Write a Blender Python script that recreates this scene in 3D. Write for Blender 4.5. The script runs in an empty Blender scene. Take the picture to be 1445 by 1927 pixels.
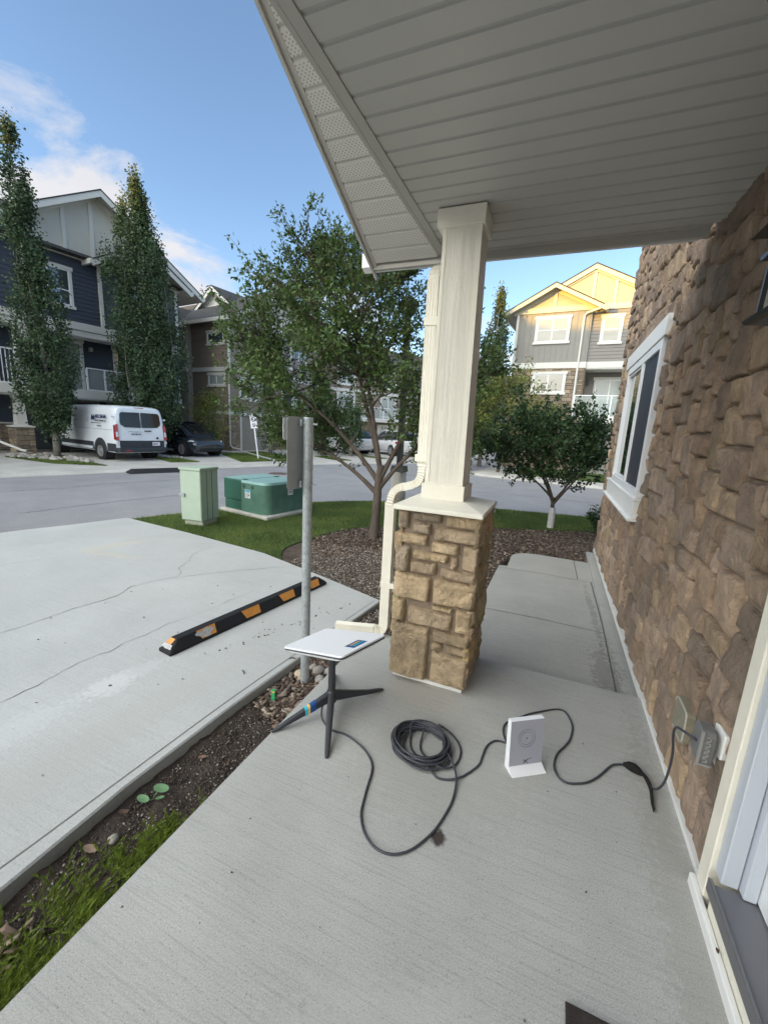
import bpy, bmesh, math, random
import numpy as np
from mathutils import Vector, Matrix, noise, geometry
R = math.radians
random.seed(7); rng = np.random.default_rng(7)
S = bpy.context.scene
C = S.collection

# ------------------------------------------------------------------ camera, sky, sun, exposure
cd = bpy.data.cameras.new('camera'); cam = bpy.data.objects.new('camera', cd); C.objects.link(cam)
S.camera = cam
a, b, r = R(-21.968), R(11.529), R(2.983)
fw = Vector((math.sin(a)*math.cos(b), math.cos(a)*math.cos(b), -math.sin(b)))
rt0 = Vector((math.cos(a), -math.sin(a), 0)); up0 = rt0.cross(fw)
rt = rt0*math.cos(r)+up0*math.sin(r); up = up0*math.cos(r)-rt0*math.sin(r)
M = Matrix((rt, up, -fw)).transposed().to_4x4(); M.translation = (0, 0, 1.65)
cam.matrix_world = M
cd.sensor_fit = 'VERTICAL'; cd.sensor_height = 36; cd.lens = 775.19/1927*36
cd.clip_start = 0.05; cd.clip_end = 3000

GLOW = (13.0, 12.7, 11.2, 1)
SUN_EL, SUN_AZ = 5.0, 218.0           # azimuth clockwise from +Y: behind the camera, to the left
w = bpy.data.worlds.new('World'); S.world = w; w.use_nodes = True
nt = w.node_tree; N = nt.nodes; Lk = nt.links
bg = N['Background']
sky = N.new('ShaderNodeTexSky'); sky.sky_type = 'NISHITA'; sky.sun_disc = False
sky.sun_elevation = R(SUN_EL+9); sky.sun_rotation = R(SUN_AZ); sky.altitude = 1000; sky.air_density = 1.0; sky.dust_density = .35; sky.ozone_density = 1.6
tc = N.new('ShaderNodeTexCoord')
sep = N.new('ShaderNodeSeparateXYZ'); Lk.new(tc.outputs['Generated'], sep.inputs[0])
def mth(op, x, y=None, clamp=False):
    n = N.new('ShaderNodeMath'); n.operation = op; n.use_clamp = clamp
    for i, v in enumerate((x, y)):
        if v is None: continue
        if isinstance(v, (int, float)): n.inputs[i].default_value = v
        else: Lk.new(v, n.inputs[i])
    return n.outputs[0]
# clouds: projected on a flat layer high above
zz = mth('MAXIMUM', sep.outputs[2], .02)
dv = mth('ADD', zz, .12)
px_ = mth('DIVIDE', sep.outputs[0], dv); py_ = mth('DIVIDE', sep.outputs[1], dv)
cmb = N.new('ShaderNodeCombineXYZ'); Lk.new(px_, cmb.inputs[0]); Lk.new(py_, cmb.inputs[1])
ns = N.new('ShaderNodeTexNoise'); ns.inputs['Scale'].default_value = 1.5; ns.inputs['Detail'].default_value = 8; ns.inputs['Roughness'].default_value = .62; ns.inputs['Distortion'].default_value = .5
Lk.new(cmb.outputs[0], ns.inputs['Vector'])
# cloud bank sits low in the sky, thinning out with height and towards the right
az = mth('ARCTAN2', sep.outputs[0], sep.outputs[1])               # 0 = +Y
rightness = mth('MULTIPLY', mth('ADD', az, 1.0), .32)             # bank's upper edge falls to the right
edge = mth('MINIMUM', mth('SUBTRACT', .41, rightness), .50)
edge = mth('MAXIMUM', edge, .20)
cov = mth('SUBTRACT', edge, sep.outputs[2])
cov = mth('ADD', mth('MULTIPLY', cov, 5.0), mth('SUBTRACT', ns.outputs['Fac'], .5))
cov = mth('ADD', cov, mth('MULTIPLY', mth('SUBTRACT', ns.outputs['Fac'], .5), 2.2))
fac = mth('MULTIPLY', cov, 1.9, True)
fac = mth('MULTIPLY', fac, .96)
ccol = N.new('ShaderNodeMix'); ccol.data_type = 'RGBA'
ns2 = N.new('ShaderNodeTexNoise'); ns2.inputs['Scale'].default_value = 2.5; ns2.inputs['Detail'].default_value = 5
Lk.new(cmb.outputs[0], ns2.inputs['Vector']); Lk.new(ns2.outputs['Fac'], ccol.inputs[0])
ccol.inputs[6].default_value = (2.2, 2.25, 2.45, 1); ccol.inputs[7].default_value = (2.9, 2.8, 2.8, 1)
mixc = N.new('ShaderNodeMix'); mixc.data_type = 'RGBA'
Lk.new(fac, mixc.inputs[0]); Lk.new(sky.outputs[0], mixc.inputs[6]); Lk.new(ccol.outputs[2], mixc.inputs[7])
# unseen glow added to the sky behind the camera, to brighten ground and walls
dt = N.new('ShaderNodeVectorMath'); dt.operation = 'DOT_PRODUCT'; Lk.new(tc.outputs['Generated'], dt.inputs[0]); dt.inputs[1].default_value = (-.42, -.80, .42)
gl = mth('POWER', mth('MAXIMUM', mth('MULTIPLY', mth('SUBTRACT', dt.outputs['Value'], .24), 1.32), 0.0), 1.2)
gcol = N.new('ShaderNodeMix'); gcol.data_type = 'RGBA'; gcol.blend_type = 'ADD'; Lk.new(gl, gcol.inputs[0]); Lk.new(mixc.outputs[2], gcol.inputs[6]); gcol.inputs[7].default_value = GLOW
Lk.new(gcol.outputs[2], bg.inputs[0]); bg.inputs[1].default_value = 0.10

sl = bpy.data.lights.new('sun', 'SUN'); sl.energy = 2.1; sl.angle = R(.6); sl.color = (1, .55, .04)
so = bpy.data.objects.new('sun', sl); C.objects.link(so)
sd = Vector((math.sin(R(SUN_AZ))*math.cos(R(SUN_EL)), math.cos(R(SUN_AZ))*math.cos(R(SUN_EL)), math.sin(R(SUN_EL))))
so.rotation_euler = sd.to_track_quat('Z', 'Y').to_euler()
S.view_settings.view_transform = 'Standard'; S.view_settings.look = 'None'; S.view_settings.gamma = 1
S.view_settings.exposure = 1.75
S.cycles.max_bounces = 6; S.cycles.transparent_max_bounces = 8

# ------------------------------------------------------------------ helpers
def props(o, label=None, cat=None, group=None, kind=None):
    if label: o['label'] = label
    if cat: o['category'] = cat
    if group: o['group'] = group
    if kind: o['kind'] = kind
    return o
def thing(name, label, cat, loc=(0, 0, 0), rz=0, group=None):
    o = bpy.data.objects.new(name, None); C.objects.link(o); o.empty_display_size = .1
    o.location = loc; o.rotation_euler = (0, 0, rz)
    return props(o, label, cat, group)
class MB:
    def __init__(s): s.v = []; s.f = []; s.m = []; s.T = None; s.mi = 0; s.col = []; s.c = (1, 1, 1)
    def add(s, vs, fs):
        n = len(s.v)
        for q in vs:
            q = Vector(q)
            if s.T is not None: q = s.T @ q
            s.v.append(q); s.col.append(s.c)
        for q in fs: s.f.append([i+n for i in q]); s.m.append(s.mi)
        return s
    def box(s, x0, x1, y0, y1, z0, z1):
        return s.add([(x0, y0, z0), (x1, y0, z0), (x1, y1, z0), (x0, y1, z0), (x0, y0, z1), (x1, y0, z1), (x1, y1, z1), (x0, y1, z1)],
                     [(3, 2, 1, 0), (4, 5, 6, 7), (0, 1, 5, 4), (1, 2, 6, 5), (2, 3, 7, 6), (3, 0, 4, 7)])
    def bar(s, p, q, wx, wz, upv=(0, 0, 1)):
        p = Vector(p); q = Vector(q); d = (q-p).normalized(); sx = d.cross(Vector(upv)).normalized()*wx/2; sz = sx.cross(d).normalized()*wz/2
        vs = [p-sx-sz, p+sx-sz, p+sx+sz, p-sx+sz, q-sx-sz, q+sx-sz, q+sx+sz, q-sx+sz]
        return s.add(vs, [(0, 1, 2, 3), (7, 6, 5, 4), (0, 4, 5, 1), (1, 5, 6, 2), (2, 6, 7, 3), (3, 7, 4, 0)])
    def prism(s, poly, z0, z1, axis='z'):
        n = len(poly)
        def P(u, v, t): return {'z': (u, v, t), 'y': (u, t, v), 'x': (t, u, v)}[axis]
        vs = [P(u, v, z0) for u, v in poly]+[P(u, v, z1) for u, v in poly]
        ar = sum(poly[i][0]*poly[(i+1) % n][1]-poly[(i+1) % n][0]*poly[i][1] for i in range(n))
        fl = (ar < 0) ^ (axis == 'y')
        top = list(range(n, 2*n)); bot = list(range(n))[::-1]
        sd_ = [(i, (i+1) % n, (i+1) % n+n, i+n) for i in range(n)]
        fs = [top, bot]+sd_
        if (z1 < z0) ^ fl: fs = [list(f)[::-1] for f in fs]
        return s.add(vs, fs)
    def tube(s, pts, rad, n=8, cap=True):
        pts = [Vector(p) for p in pts]; rs = rad if hasattr(rad, '__len__') else [rad]*len(pts)
        k = len(pts); t = (pts[1]-pts[0]).normalized()
        u = t.orthogonal().normalized(); vs = []
        for i, p in enumerate(pts):
            tt = (pts[min(i+1, k-1)]-pts[max(i-1, 0)])
            if tt.length > 1e-9: t = tt.normalized()
            u = (u-t*u.dot(t))
            u = u.normalized() if u.length > 1e-6 else t.orthogonal().normalized()
            w_ = t.cross(u)
            for j in range(n):
                an = 2*math.pi*j/n; vs.append(p+(u*math.cos(an)+w_*math.sin(an))*rs[i])
        fs = [(i*n+j, i*n+(j+1) % n, (i+1)*n+(j+1) % n, (i+1)*n+j) for i in range(k-1) for j in range(n)]
        if cap: fs += [list(range(n))[::-1], list(range((k-1)*n, k*n))]
        return s.add(vs, fs)
    def loft(s, rings, cap=True):
        n = len(rings[0]); vs = [p for r_ in rings for p in r_]; k = len(rings)
        fs = [(i*n+j, i*n+(j+1) % n, (i+1)*n+(j+1) % n, (i+1)*n+j) for i in range(k-1) for j in range(n)]
        if cap: fs += [list(range(n))[::-1], list(range((k-1)*n, k*n))]
        return s.add(vs, fs)
    def build(s, name, mats, parent=None, label=None, smooth=False, bevel=0, colattr=False, fixn=False, seg=1):
        me = bpy.data.meshes.new(name); me.from_pydata([tuple(v) for v in s.v], [], s.f)
        if not isinstance(mats, (list, tuple)): mats = [mats]
        for m_ in mats: me.materials.append(m_)
        if len(mats) > 1: me.polygons.foreach_set('material_index', s.m)
        if colattr:
            at = me.color_attributes.new('Col', 'FLOAT_COLOR', 'POINT')
            at.data.foreach_set('color', np.array([(*c_, 1) for c_ in s.col], 'f').ravel())
        if fixn:
            bm = bmesh.new(); bm.from_mesh(me); bmesh.ops.recalc_face_normals(bm, faces=bm.faces); bm.to_mesh(me); bm.free()
        if smooth: me.polygons.foreach_set('use_smooth', [True]*len(me.polygons))
        me.update()
        o = bpy.data.objects.new(name, me); C.objects.link(o)
        if parent: o.parent = parent
        if label: o['label'] = label
        if bevel:
            m_ = o.modifiers.new('b', 'BEVEL'); m_.width = bevel; m_.segments = seg; m_.limit_method = 'ANGLE'; m_.angle_limit = R(35)
            if smooth: m_.harden_normals = False
        return o
def npmesh(name, V, F, mat_, parent=None, col=None):
    me = bpy.data.meshes.new(name); V = np.asarray(V, 'f'); F = np.asarray(F, 'i')
    me.vertices.add(len(V)); me.vertices.foreach_set('co', V.ravel())
    k = F.shape[1]; me.loops.add(F.size); me.loops.foreach_set('vertex_index', F.ravel())
    me.polygons.add(len(F)); me.polygons.foreach_set('loop_start', np.arange(0, F.size, k, dtype='i'))
    me.materials.append(mat_)
    if col is not None:
        at = me.color_attributes.new('Col', 'FLOAT_COLOR', 'POINT')
        at.data.foreach_set('color', np.c_[col, np.ones(len(col))].astype('f').ravel())
    me.update(calc_edges=True); me.validate()
    o = bpy.data.objects.new(name, me); C.objects.link(o)
    if parent: o.parent = parent
    return o
# ---- materials
def mat(name, col, rough=.6, streak=0, metal=0, var=.0, vscale=4, bump=0, bscale=60, spec=.5, colattr=False, stretch=None, detail=6, alpha=None, trans=0, speck=0, speckscale=300, coat=0, bdist=.02, tint=None):
    m_ = bpy.data.materials.new(name); m_.use_nodes = True; t = m_.node_tree; n = t.nodes; l = t.links
    p = n['Principled BSDF']; p.inputs['Roughness'].default_value = rough; p.inputs['Metallic'].default_value = metal
    p.inputs['Specular IOR Level'].default_value = spec; p.inputs['Base Color'].default_value = (*col, 1)
    if coat: p.inputs['Coat Weight'].default_value = coat; p.inputs['Coat Roughness'].default_value = .05
    if trans: p.inputs['Transmission Weight'].default_value = trans
    tcn = n.new('ShaderNodeTexCoord'); src = tcn.outputs['Object']
    if stretch:
        mp = n.new('ShaderNodeMapping'); mp.inputs['Scale'].default_value = stretch; l.new(src, mp.inputs[0]); ssrc = mp.outputs[0]
    else: ssrc = src
    cur = None
    if colattr:
        at = n.new('ShaderNodeAttribute'); at.attribute_name = 'Col'; cur = at.outputs['Color']
        mm = n.new('ShaderNodeMix'); mm.data_type = 'RGBA'; mm.blend_type = 'MULTIPLY'; mm.inputs[0].default_value = 1
        l.new(cur, mm.inputs[6]); mm.inputs[7].default_value = (*col, 1); cur = mm.outputs[2]
    def vary(cur, sc, lo, hi, det=6, source=src, f0=.3, f1=.7):
        nz = n.new('ShaderNodeTexNoise'); nz.inputs['Scale'].default_value = sc; nz.inputs['Detail'].default_value = det; nz.inputs['Roughness'].default_value = .6
        l.new(source, nz.inputs['Vector'])
        mr = n.new('ShaderNodeMapRange'); mr.inputs[1].default_value = f0; mr.inputs[2].default_value = f1; mr.inputs[3].default_value = lo; mr.inputs[4].default_value = hi
        l.new(nz.outputs['Fac'], mr.inputs[0])
        mx = n.new('ShaderNodeMix'); mx.data_type = 'RGBA'; mx.blend_type = 'MULTIPLY'; mx.inputs[0].default_value = 1
        if cur is None: mx.inputs[6].default_value = (*col, 1)
        else: l.new(cur, mx.inputs[6])
        cc = n.new('ShaderNodeCombineColor'); 
        for i in range(3): l.new(mr.outputs[0], cc.inputs[i])
        l.new(cc.outputs[0], mx.inputs[7]); return mx.outputs[2]
    if var: cur = vary(cur, vscale, 1-var, 1+var, detail, src if 'concrete' in name else ssrc)
    if var: cur = vary(cur, vscale*.23, 1-var*.6, 1+var*.6, 3)
    if speck:
        cur = vary(cur, speckscale, 1-speck, 1.0, 2, src, .28, .42); cur = vary(cur, speckscale*1.7, 1-speck*.45, 1+speck*.45, 3, src, .36, .64)
    if streak:
        mp3 = n.new('ShaderNodeMapping'); mp3.inputs['Scale'].default_value = (.9, 34, 1); l.new(src, mp3.inputs[0]); cur = vary(cur, 3.2, 1+streak*.3, 1-streak, 5, mp3.outputs[0], .50, .70)
        cur = vary(cur, 420, 1-streak*.9, 1+streak*.9, 1, src, .34, .66); cur = vary(cur, 26, 1, 1-streak*1.2, 3, src, .66, .74)
    if tint:
        nz = n.new('ShaderNodeTexNoise'); nz.inputs['Scale'].default_value = tint[1]; nz.inputs['Detail'].default_value = 4; l.new(src, nz.inputs['Vector'])
        mr = n.new('ShaderNodeMapRange'); mr.inputs[1].default_value = .45; mr.inputs[2].default_value = .68; l.new(nz.outputs['Fac'], mr.inputs[0])
        mx = n.new('ShaderNodeMix'); mx.data_type = 'RGBA'; l.new(mr.outputs[0], mx.inputs[0])
        if cur is None: mx.inputs[6].default_value = (*col, 1)
        else: l.new(cur, mx.inputs[6])
        mx.inputs[7].default_value = (*tint[0], 1); cur = mx.outputs[2]
    if cur is not None: l.new(cur, p.inputs['Base Color'])
    if bump:
        nz = n.new('ShaderNodeTexNoise'); nz.inputs['Scale'].default_value = bscale; nz.inputs['Detail'].default_value = 8; nz.inputs['Roughness'].default_value = .65
        l.new(ssrc, nz.inputs['Vector'])
        bp = n.new('ShaderNodeBump'); bp.inputs['Strength'].default_value = bump; bp.inputs['Distance'].default_value = bdist; l.new(nz.outputs['Fac'], bp.inputs['Height']); l.new(bp.outputs[0], p.inputs['Normal'])
    return m_
def leafmat(name, col, tr=.25, rough=.55):
    m_ = mat(name, col, rough, colattr=True, spec=.3)
    n = m_.node_tree.nodes; l = m_.node_tree.links; p = n['Principled BSDF']
    td = n.new('ShaderNodeBsdfTranslucent'); ms = n.new('ShaderNodeMixShader'); ms.inputs[0].default_value = tr
    src = p.inputs['Base Color'].links[0].from_socket; l.new(src, td.inputs[0])
    l.new(p.outputs[0], ms.inputs[1]); l.new(td.outputs[0], ms.inputs[2]); l.new(ms.outputs[0], n['Material Output'].inputs[0])
    return m_
def glassmat(name, tint, rough=.03, spec=.9):
    return mat(name, tint, rough, spec=spec, coat=.6)

m_conc = mat('patio_concrete', (.405, .405, .385), .85, streak=.13, var=.08, vscale=2.2, bump=.24, bscale=5, speck=.34, speckscale=130, stretch=(1, 26, 1), bdist=.004)
m_conc2 = mat('driveway_concrete', (.44, .445, .43), .85, streak=.07, var=.08, vscale=1.2, bump=.25, bscale=5, speck=.18, speckscale=90, stretch=(1, 22, 1), bdist=.004)
m_walk = mat('walkway_concrete', (.41, .402, .37), .85, streak=.12, var=.09, vscale=2.0, bump=.3, bscale=5, speck=.30, speckscale=120, stretch=(1, 26, 1), bdist=.004)
m_curb = mat('curb_concrete', (.46, .44, .40), .85, var=.14, vscale=1.5, bump=.3, bscale=60, speck=.25, speckscale=30)
m_asph = mat('asphalt', (.27, .265, .27), .9, var=.10, vscale=1.3, bump=.5, bscale=90, speck=.35, speckscale=45)
m_dirt = mat('soil', (.075, .055, .043), .95, var=.35, vscale=9, bump=1, bscale=45, bdist=.05)
m_mulchg = mat('mulch_ground', (.115, .085, .065), .95, var=.35, vscale=12, bump=1, bscale=40, bdist=.05, tint=((.20, .165, .13), 1.6))
m_lawnb = mat('lawn_base', (.05, .085, .02), .95, var=.3, vscale=6)
m_ground = mat('far_ground', (.10, .11, .07), .95, var=.3, vscale=.3)
m_trim = mat('painted_trim', (.80, .765, .66), .6, var=.05, vscale=7, bump=.12, bscale=70)
m_wtrim = mat('white_trim', (.80, .80, .78), .5, var=.02, vscale=5)
m_vinyl = mat('white_vinyl', (.80, .81, .83), .35)
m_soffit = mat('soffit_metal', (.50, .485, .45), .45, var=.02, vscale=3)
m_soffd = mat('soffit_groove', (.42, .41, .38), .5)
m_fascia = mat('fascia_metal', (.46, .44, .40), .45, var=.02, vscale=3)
m_stone = mat('ledge_stone', (1, .97, .90), .92, var=.26, vscale=11, bump=1.0, bscale=34, colattr=True, bdist=.045, detail=9, tint=None)
m_mortar = mat('mortar', (.27, .21, .155), .95, var=.15, vscale=20, bump=.6, bscale=80)
m_black = mat('black_rubber', (.012, .012, .014), .7, bump=.3, bscale=120, spec=.4)
m_orange = mat('orange_reflector', (.62, .26, .05), .5, var=.12, vscale=30)
m_scuff = mat('scuffed_silver', (.45, .44, .43), .45, var=.25, vscale=60, bump=.4, bscale=80)
m_galv = mat('galvanised_steel', (.36, .39, .40), .5, metal=.3, var=.22, vscale=40, bump=.1, bscale=80)
m_signback = mat('sign_aluminium', (.34, .355, .36), .6, metal=0, var=.06, vscale=9)
m_white = mat('white_plastic', (.80, .81, .84), .35)
m_router = mat('router_face', (.33, .33, .39), .5)
m_dkg = mat('dark_metal', (.035, .037, .045), .42, spec=.5)
m_cable = mat('cable_jacket', (.045, .047, .06), .5)
m_strap = mat('strap_fabric', (.006, .005, .005), .9)
m_stkb = mat('sticker_blue', (.01, .06, .22), .4); m_stkt = mat('sticker_teal', (.04, .42, .55), .4); m_stky = mat('sticker_yellow', (.75, .45, .10), .4)
m_greyp = mat('grey_plastic', (.17, .17, .17), .45, var=.08, vscale=40)
m_cabg = mat('pale_green_paint', (.37, .455, .365), .5, var=.04, vscale=6)
m_cabd = mat('green_shadow_gap', (.05, .07, .05), .7)
m_trg = mat('dark_green_paint', (.022, .095, .065), .4, var=.08, vscale=5, bump=.03, bscale=6)
m_trg2 = mat('faded_green_paint', (.075, .165, .12), .6, var=.22, vscale=3.5, bump=.03, bscale=6)
m_trt = mat('weathered_green_lid', (.22, .37, .35), .6, var=.08, vscale=3)
m_bark = mat('brown_bark', (.115, .090, .072), .9, var=.3, vscale=14, bump=.8, bscale=30, stretch=(1, 1, .25), bdist=.03)
m_bark2 = mat('pale_bark', (.20, .19, .155), .85, var=.3, vscale=8, bump=.5, bscale=20)
m_leaf = leafmat('crab_leaf', (.075, .125, .035))
m_leafd = leafmat('dark_leaf', (.052, .098, .038))
m_leafp = leafmat('poplar_leaf', (.068, .108, .052))
m_leafy = leafmat('light_leaf', (.17, .20, .05))
m_grass = leafmat('grass_blade', (.13, .19, .045), .3)
m_junip = leafmat('juniper', (.16, .22, .03), .3)
m_chip = mat('wood_chip', (1, 1, 1), .9, colattr=True, var=.15, vscale=30)
m_pebble = mat('river_stone', (1, 1, 1), .8, colattr=True, var=.15, vscale=18, bump=.2, bscale=40)
m_navy = mat('navy_siding', (.052, .066, .092), .6, var=.06, vscale=3, stretch=(1, 1, 4))
m_navyb = mat('slate_board', (.075, .092, .104), .65, var=.06, vscale=3)
m_brown = mat('brown_siding', (.25, .205, .16), .65, var=.06, vscale=3, stretch=(1, 1, 4))
m_taupe = mat('taupe_board', (.29, .265, .225), .65, var=.05, vscale=3)
m_greig = mat('greige_siding', (.235, .22, .20), .65, var=.05, vscale=3, stretch=(1, 1, 4))
m_greyb = mat('grey_board', (.26, .25, .225), .65, var=.05, vscale=3)
m_panel = mat('gable_panel', (.58, .56, .49), .7, var=.03, vscale=3)
m_shing = mat('roof_shingle', (.050, .048, .047), .95, var=.35, vscale=14, bump=.6, bscale=40)
m_htrim = mat('house_trim', (.66, .65, .60), .55)
m_glass = glassmat('window_glass', (.05, .06, .065))
m_blind = mat('window_blind', (.36, .345, .29), .25, var=.12, vscale=2, stretch=(.3, .3, 3), coat=.7)
m_curt = mat('door_curtain', (.34, .38, .36), .2, var=.08, vscale=2, coat=.6)
m_clear = mat('railing_glass', (.55, .62, .60), .05, spec=.6)
_n = m_clear.node_tree; _t = _n.nodes.new('ShaderNodeBsdfTransparent'); _m = _n.nodes.new('ShaderNodeMixShader'); _m.inputs[0].default_value = .72
_n.links.new(_n.nodes['Principled BSDF'].outputs[0], _m.inputs[1]); _n.links.new(_t.outputs[0], _m.inputs[2]); _n.links.new(_m.outputs[0], _n.nodes['Material Output'].inputs[0])
m_tyre = mat('tyre', (.018, .018, .019), .85, bump=.2, bscale=60)
m_rim = mat('steel_rim', (.35, .35, .36), .35, metal=.6)
m_vanw = mat('van_white_paint', (.66, .70, .74), .28, coat=.5, var=.03, vscale=2)
m_vand = mat('van_dark_cladding', (.028, .034, .042), .6)
m_carg = mat('dark_grey_paint', (.020, .026, .036), .22, coat=1, spec=.6)
m_carw = mat('white_car_paint', (.68, .69, .70), .25, coat=.8)
m_cglass = mat('car_glass', (.012, .014, .017), .05, spec=.35)
m_red = mat('red_lens', (.35, .01, .012), .2, coat=.8); m_lens = mat('clear_lens', (.6, .62, .64), .15, coat=.8)
m_plate = mat('plate_white', (.75, .74, .77), .4); m_ink = mat('ink_dark', (.02, .022, .04), .5); m_inkb = mat('ink_navy', (.010, .016, .09), .5); m_inkr = mat('ink_red', (.40, .05, .08), .5)
m_rust = mat('rusty_iron', (.10, .07, .055), .85, var=.3, vscale=20, bump=.3, bscale=60)
m_alu = mat('threshold_aluminium', (.22, .22, .235), .35, metal=.6)
m_doorg = mat('door_paint', (.42, .43, .47), .4); m_jamb = mat('jamb_paint', (.52, .56, .62), .4)
m_screen = mat('insect_screen', (.035, .038, .05), .6, bump=.1, bscale=300)
m_lampb = mat('lamp_black', (.012, .013, .016), .35); m_lampg = mat('lamp_frosted_glass', (.36, .37, .33), .3)
m_blue = mat('light_blue_plastic', (.16, .40, .46), .5)
m_wrap = mat('tree_wrap', (.62, .62, .62), .6, var=.1, vscale=14, bump=.3, bscale=20)
m_mat = mat('coir_mat', (.05, .040, .035), 1, bump=1, bscale=200, var=.3, vscale=60)
m_green = mat('green_tag_plastic', (.02, .32, .12), .4)

# stain and dirt on the patio / walkway are fixed marks in the concrete itself
def add_spot(m_, spots):
    t = m_.node_tree; n = t.nodes; l = t.links; p = n['Principled BSDF']
    cur = p.inputs['Base Color'].links[0].from_socket
    tcn = n.new('ShaderNodeTexCoord')
    nz = n.new('ShaderNodeTexNoise'); nz.inputs['Scale'].default_value = 35; nz.inputs['Detail'].default_value = 6; l.new(tcn.outputs['Object'], nz.inputs['Vector'])
    for (x, y, rx, ry, rot, col, stren, nzamt) in spots:
        mp = n.new('ShaderNodeMapping'); mp.vector_type = 'TEXTURE'
        mp.inputs['Location'].default_value = (x, y, 0); mp.inputs['Rotation'].default_value = (0, 0, rot); mp.inputs['Scale'].default_value = (rx, ry, 1000)
        l.new(tcn.outputs['Object'], mp.inputs[0])
        ln = n.new('ShaderNodeVectorMath'); ln.operation = 'LENGTH'; l.new(mp.outputs[0], ln.inputs[0])
        ad = n.new('ShaderNodeMath'); ad.operation = 'MULTIPLY_ADD'; l.new(nz.outputs['Fac'], ad.inputs[0]); ad.inputs[1].default_value = nzamt; l.new(ln.outputs['Value'], ad.inputs[2])
        mr = n.new('ShaderNodeMapRange'); mr.inputs[1].default_value = 1.0+nzamt*.5; mr.inputs[2].default_value = .62+nzamt*.5; mr.inputs[3].default_value = 0; mr.inputs[4].default_value = stren
        l.new(ad.outputs[0], mr.inputs[0])
        mx = n.new('ShaderNodeMix'); mx.data_type = 'RGBA'; l.new(mr.outputs[0], mx.inputs[0]); l.new(cur, mx.inputs[6]); mx.inputs[7].default_value = (*col, 1); cur = mx.outputs[2]
    l.new(cur, p.inputs['Base Color'])
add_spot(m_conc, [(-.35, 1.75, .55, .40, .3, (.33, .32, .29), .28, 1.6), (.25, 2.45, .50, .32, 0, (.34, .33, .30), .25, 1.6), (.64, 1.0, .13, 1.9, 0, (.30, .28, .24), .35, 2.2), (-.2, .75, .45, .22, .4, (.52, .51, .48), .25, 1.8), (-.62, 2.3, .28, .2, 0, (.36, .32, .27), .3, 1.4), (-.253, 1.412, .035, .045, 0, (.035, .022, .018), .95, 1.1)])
add_spot(m_conc2, [(-3.6, 2.6, .8, .25, .5, (.42, .415, .39), .3, 2), (-4.9, 1.6, .5, .9, .2, (.43, .42, .40), .3, 2), (-2.1, 1.2, .18, 1.3, -.1, (.43, .42, .39), .3, 2.2), (-5.9, 4.0, .6, .35, .2, (.44, .43, .40), .35, 2), (-2.49, 1.66, .09, .36, -.2, (.56, .565, .56), .45, 1.6), (-2.483, 1.56, .13, .16, 0, (.60, .60, .585), .55, 1.9),
                   (-5.3, 3.6, .12, .5, -.3, (.55, .49, .36), .35, 2.2), (-5.0, 3.3, .5, .08, .2, (.55, .49, .36), .35, 2.2), (-2.483, 1.566, .016, .012, 0, (.03, .025, .02), .95, .3), (-2.6, .9, .16, .6, -.2, (.58, .59, .60), .35, 2.0)])
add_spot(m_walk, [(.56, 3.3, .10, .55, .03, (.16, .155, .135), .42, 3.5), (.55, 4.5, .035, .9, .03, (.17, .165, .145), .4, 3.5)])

def offset_poly(pts, d):
    """offset an open polyline to its left by d"""
    out = []
    for i, p in enumerate(pts):
        p0 = Vector(pts[max(i-1, 0)]); p1 = Vector(pts[min(i+1, len(pts)-1)])
        t = (p1-p0).normalized(); out.append((p[0]-t.y*d, p[1]+t.x*d))
    return out
def smooth_line(pts, it=2):
    for _ in range(it):
        q = [pts[0]]
        for p0, p1 in zip(pts[:-1], pts[1:]):
            q.append(tuple(.75*a_+.25*b_ for a_, b_ in zip(p0, p1))); q.append(tuple(.25*a_+.75*b_ for a_, b_ in zip(p0, p1)))
        q.append(pts[-1]); pts = q
    return pts
def catmull(pts, n=8):
    pts = [Vector(p) for p in pts]; P = [pts[0]*2-pts[1]]+pts+[pts[-1]*2-pts[-2]]; out = []
    for i in range(1, len(P)-2):
        for k in range(n):
            t = k/n; p0, p1, p2, p3 = P[i-1:i+3]
            out.append(.5*((2*p1)+(p2-p0)*t+(2*p0-5*p1+4*p2-p3)*t*t+(3*p1-p0-3*p2+p3)*t**3))
    out.append(P[-2]); return out
def slab(name, poly, z0, z1, m_, **k):
    """a flat slab with an outline; the top is triangulated"""
    mb = MB(); n = len(poly)
    tris = geometry.tessellate_polygon([[Vector((x, y, 0)) for x, y in poly]])
    vs = [(x, y, z1) for x, y in poly]+[(x, y, z0) for x, y in poly]
    fs = [list(t) for t in tris]+[(i, (i+1) % n, (i+1) % n+n, i+n) for i in range(n)]
    mb.add(vs, fs)
    o = mb.build(name, m_, fixn=True, **{q: v for q, v in k.items() if q in('bevel', 'parent')})
    if 'parent' not in k: props(o, kind=k.get('kind', 'structure'), label=k.get('label'))
    return o
def strip(mb, pts, wd, z):
    L_ = offset_poly(pts, wd/2); R_ = offset_poly(pts, -wd/2); n = len(pts)
    mb.add([(x, y, z) for x, y in R_]+[(x, y, z) for x, y in L_], [(i, i+1, n+i+1, n+i) for i in range(n-1)])

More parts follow.
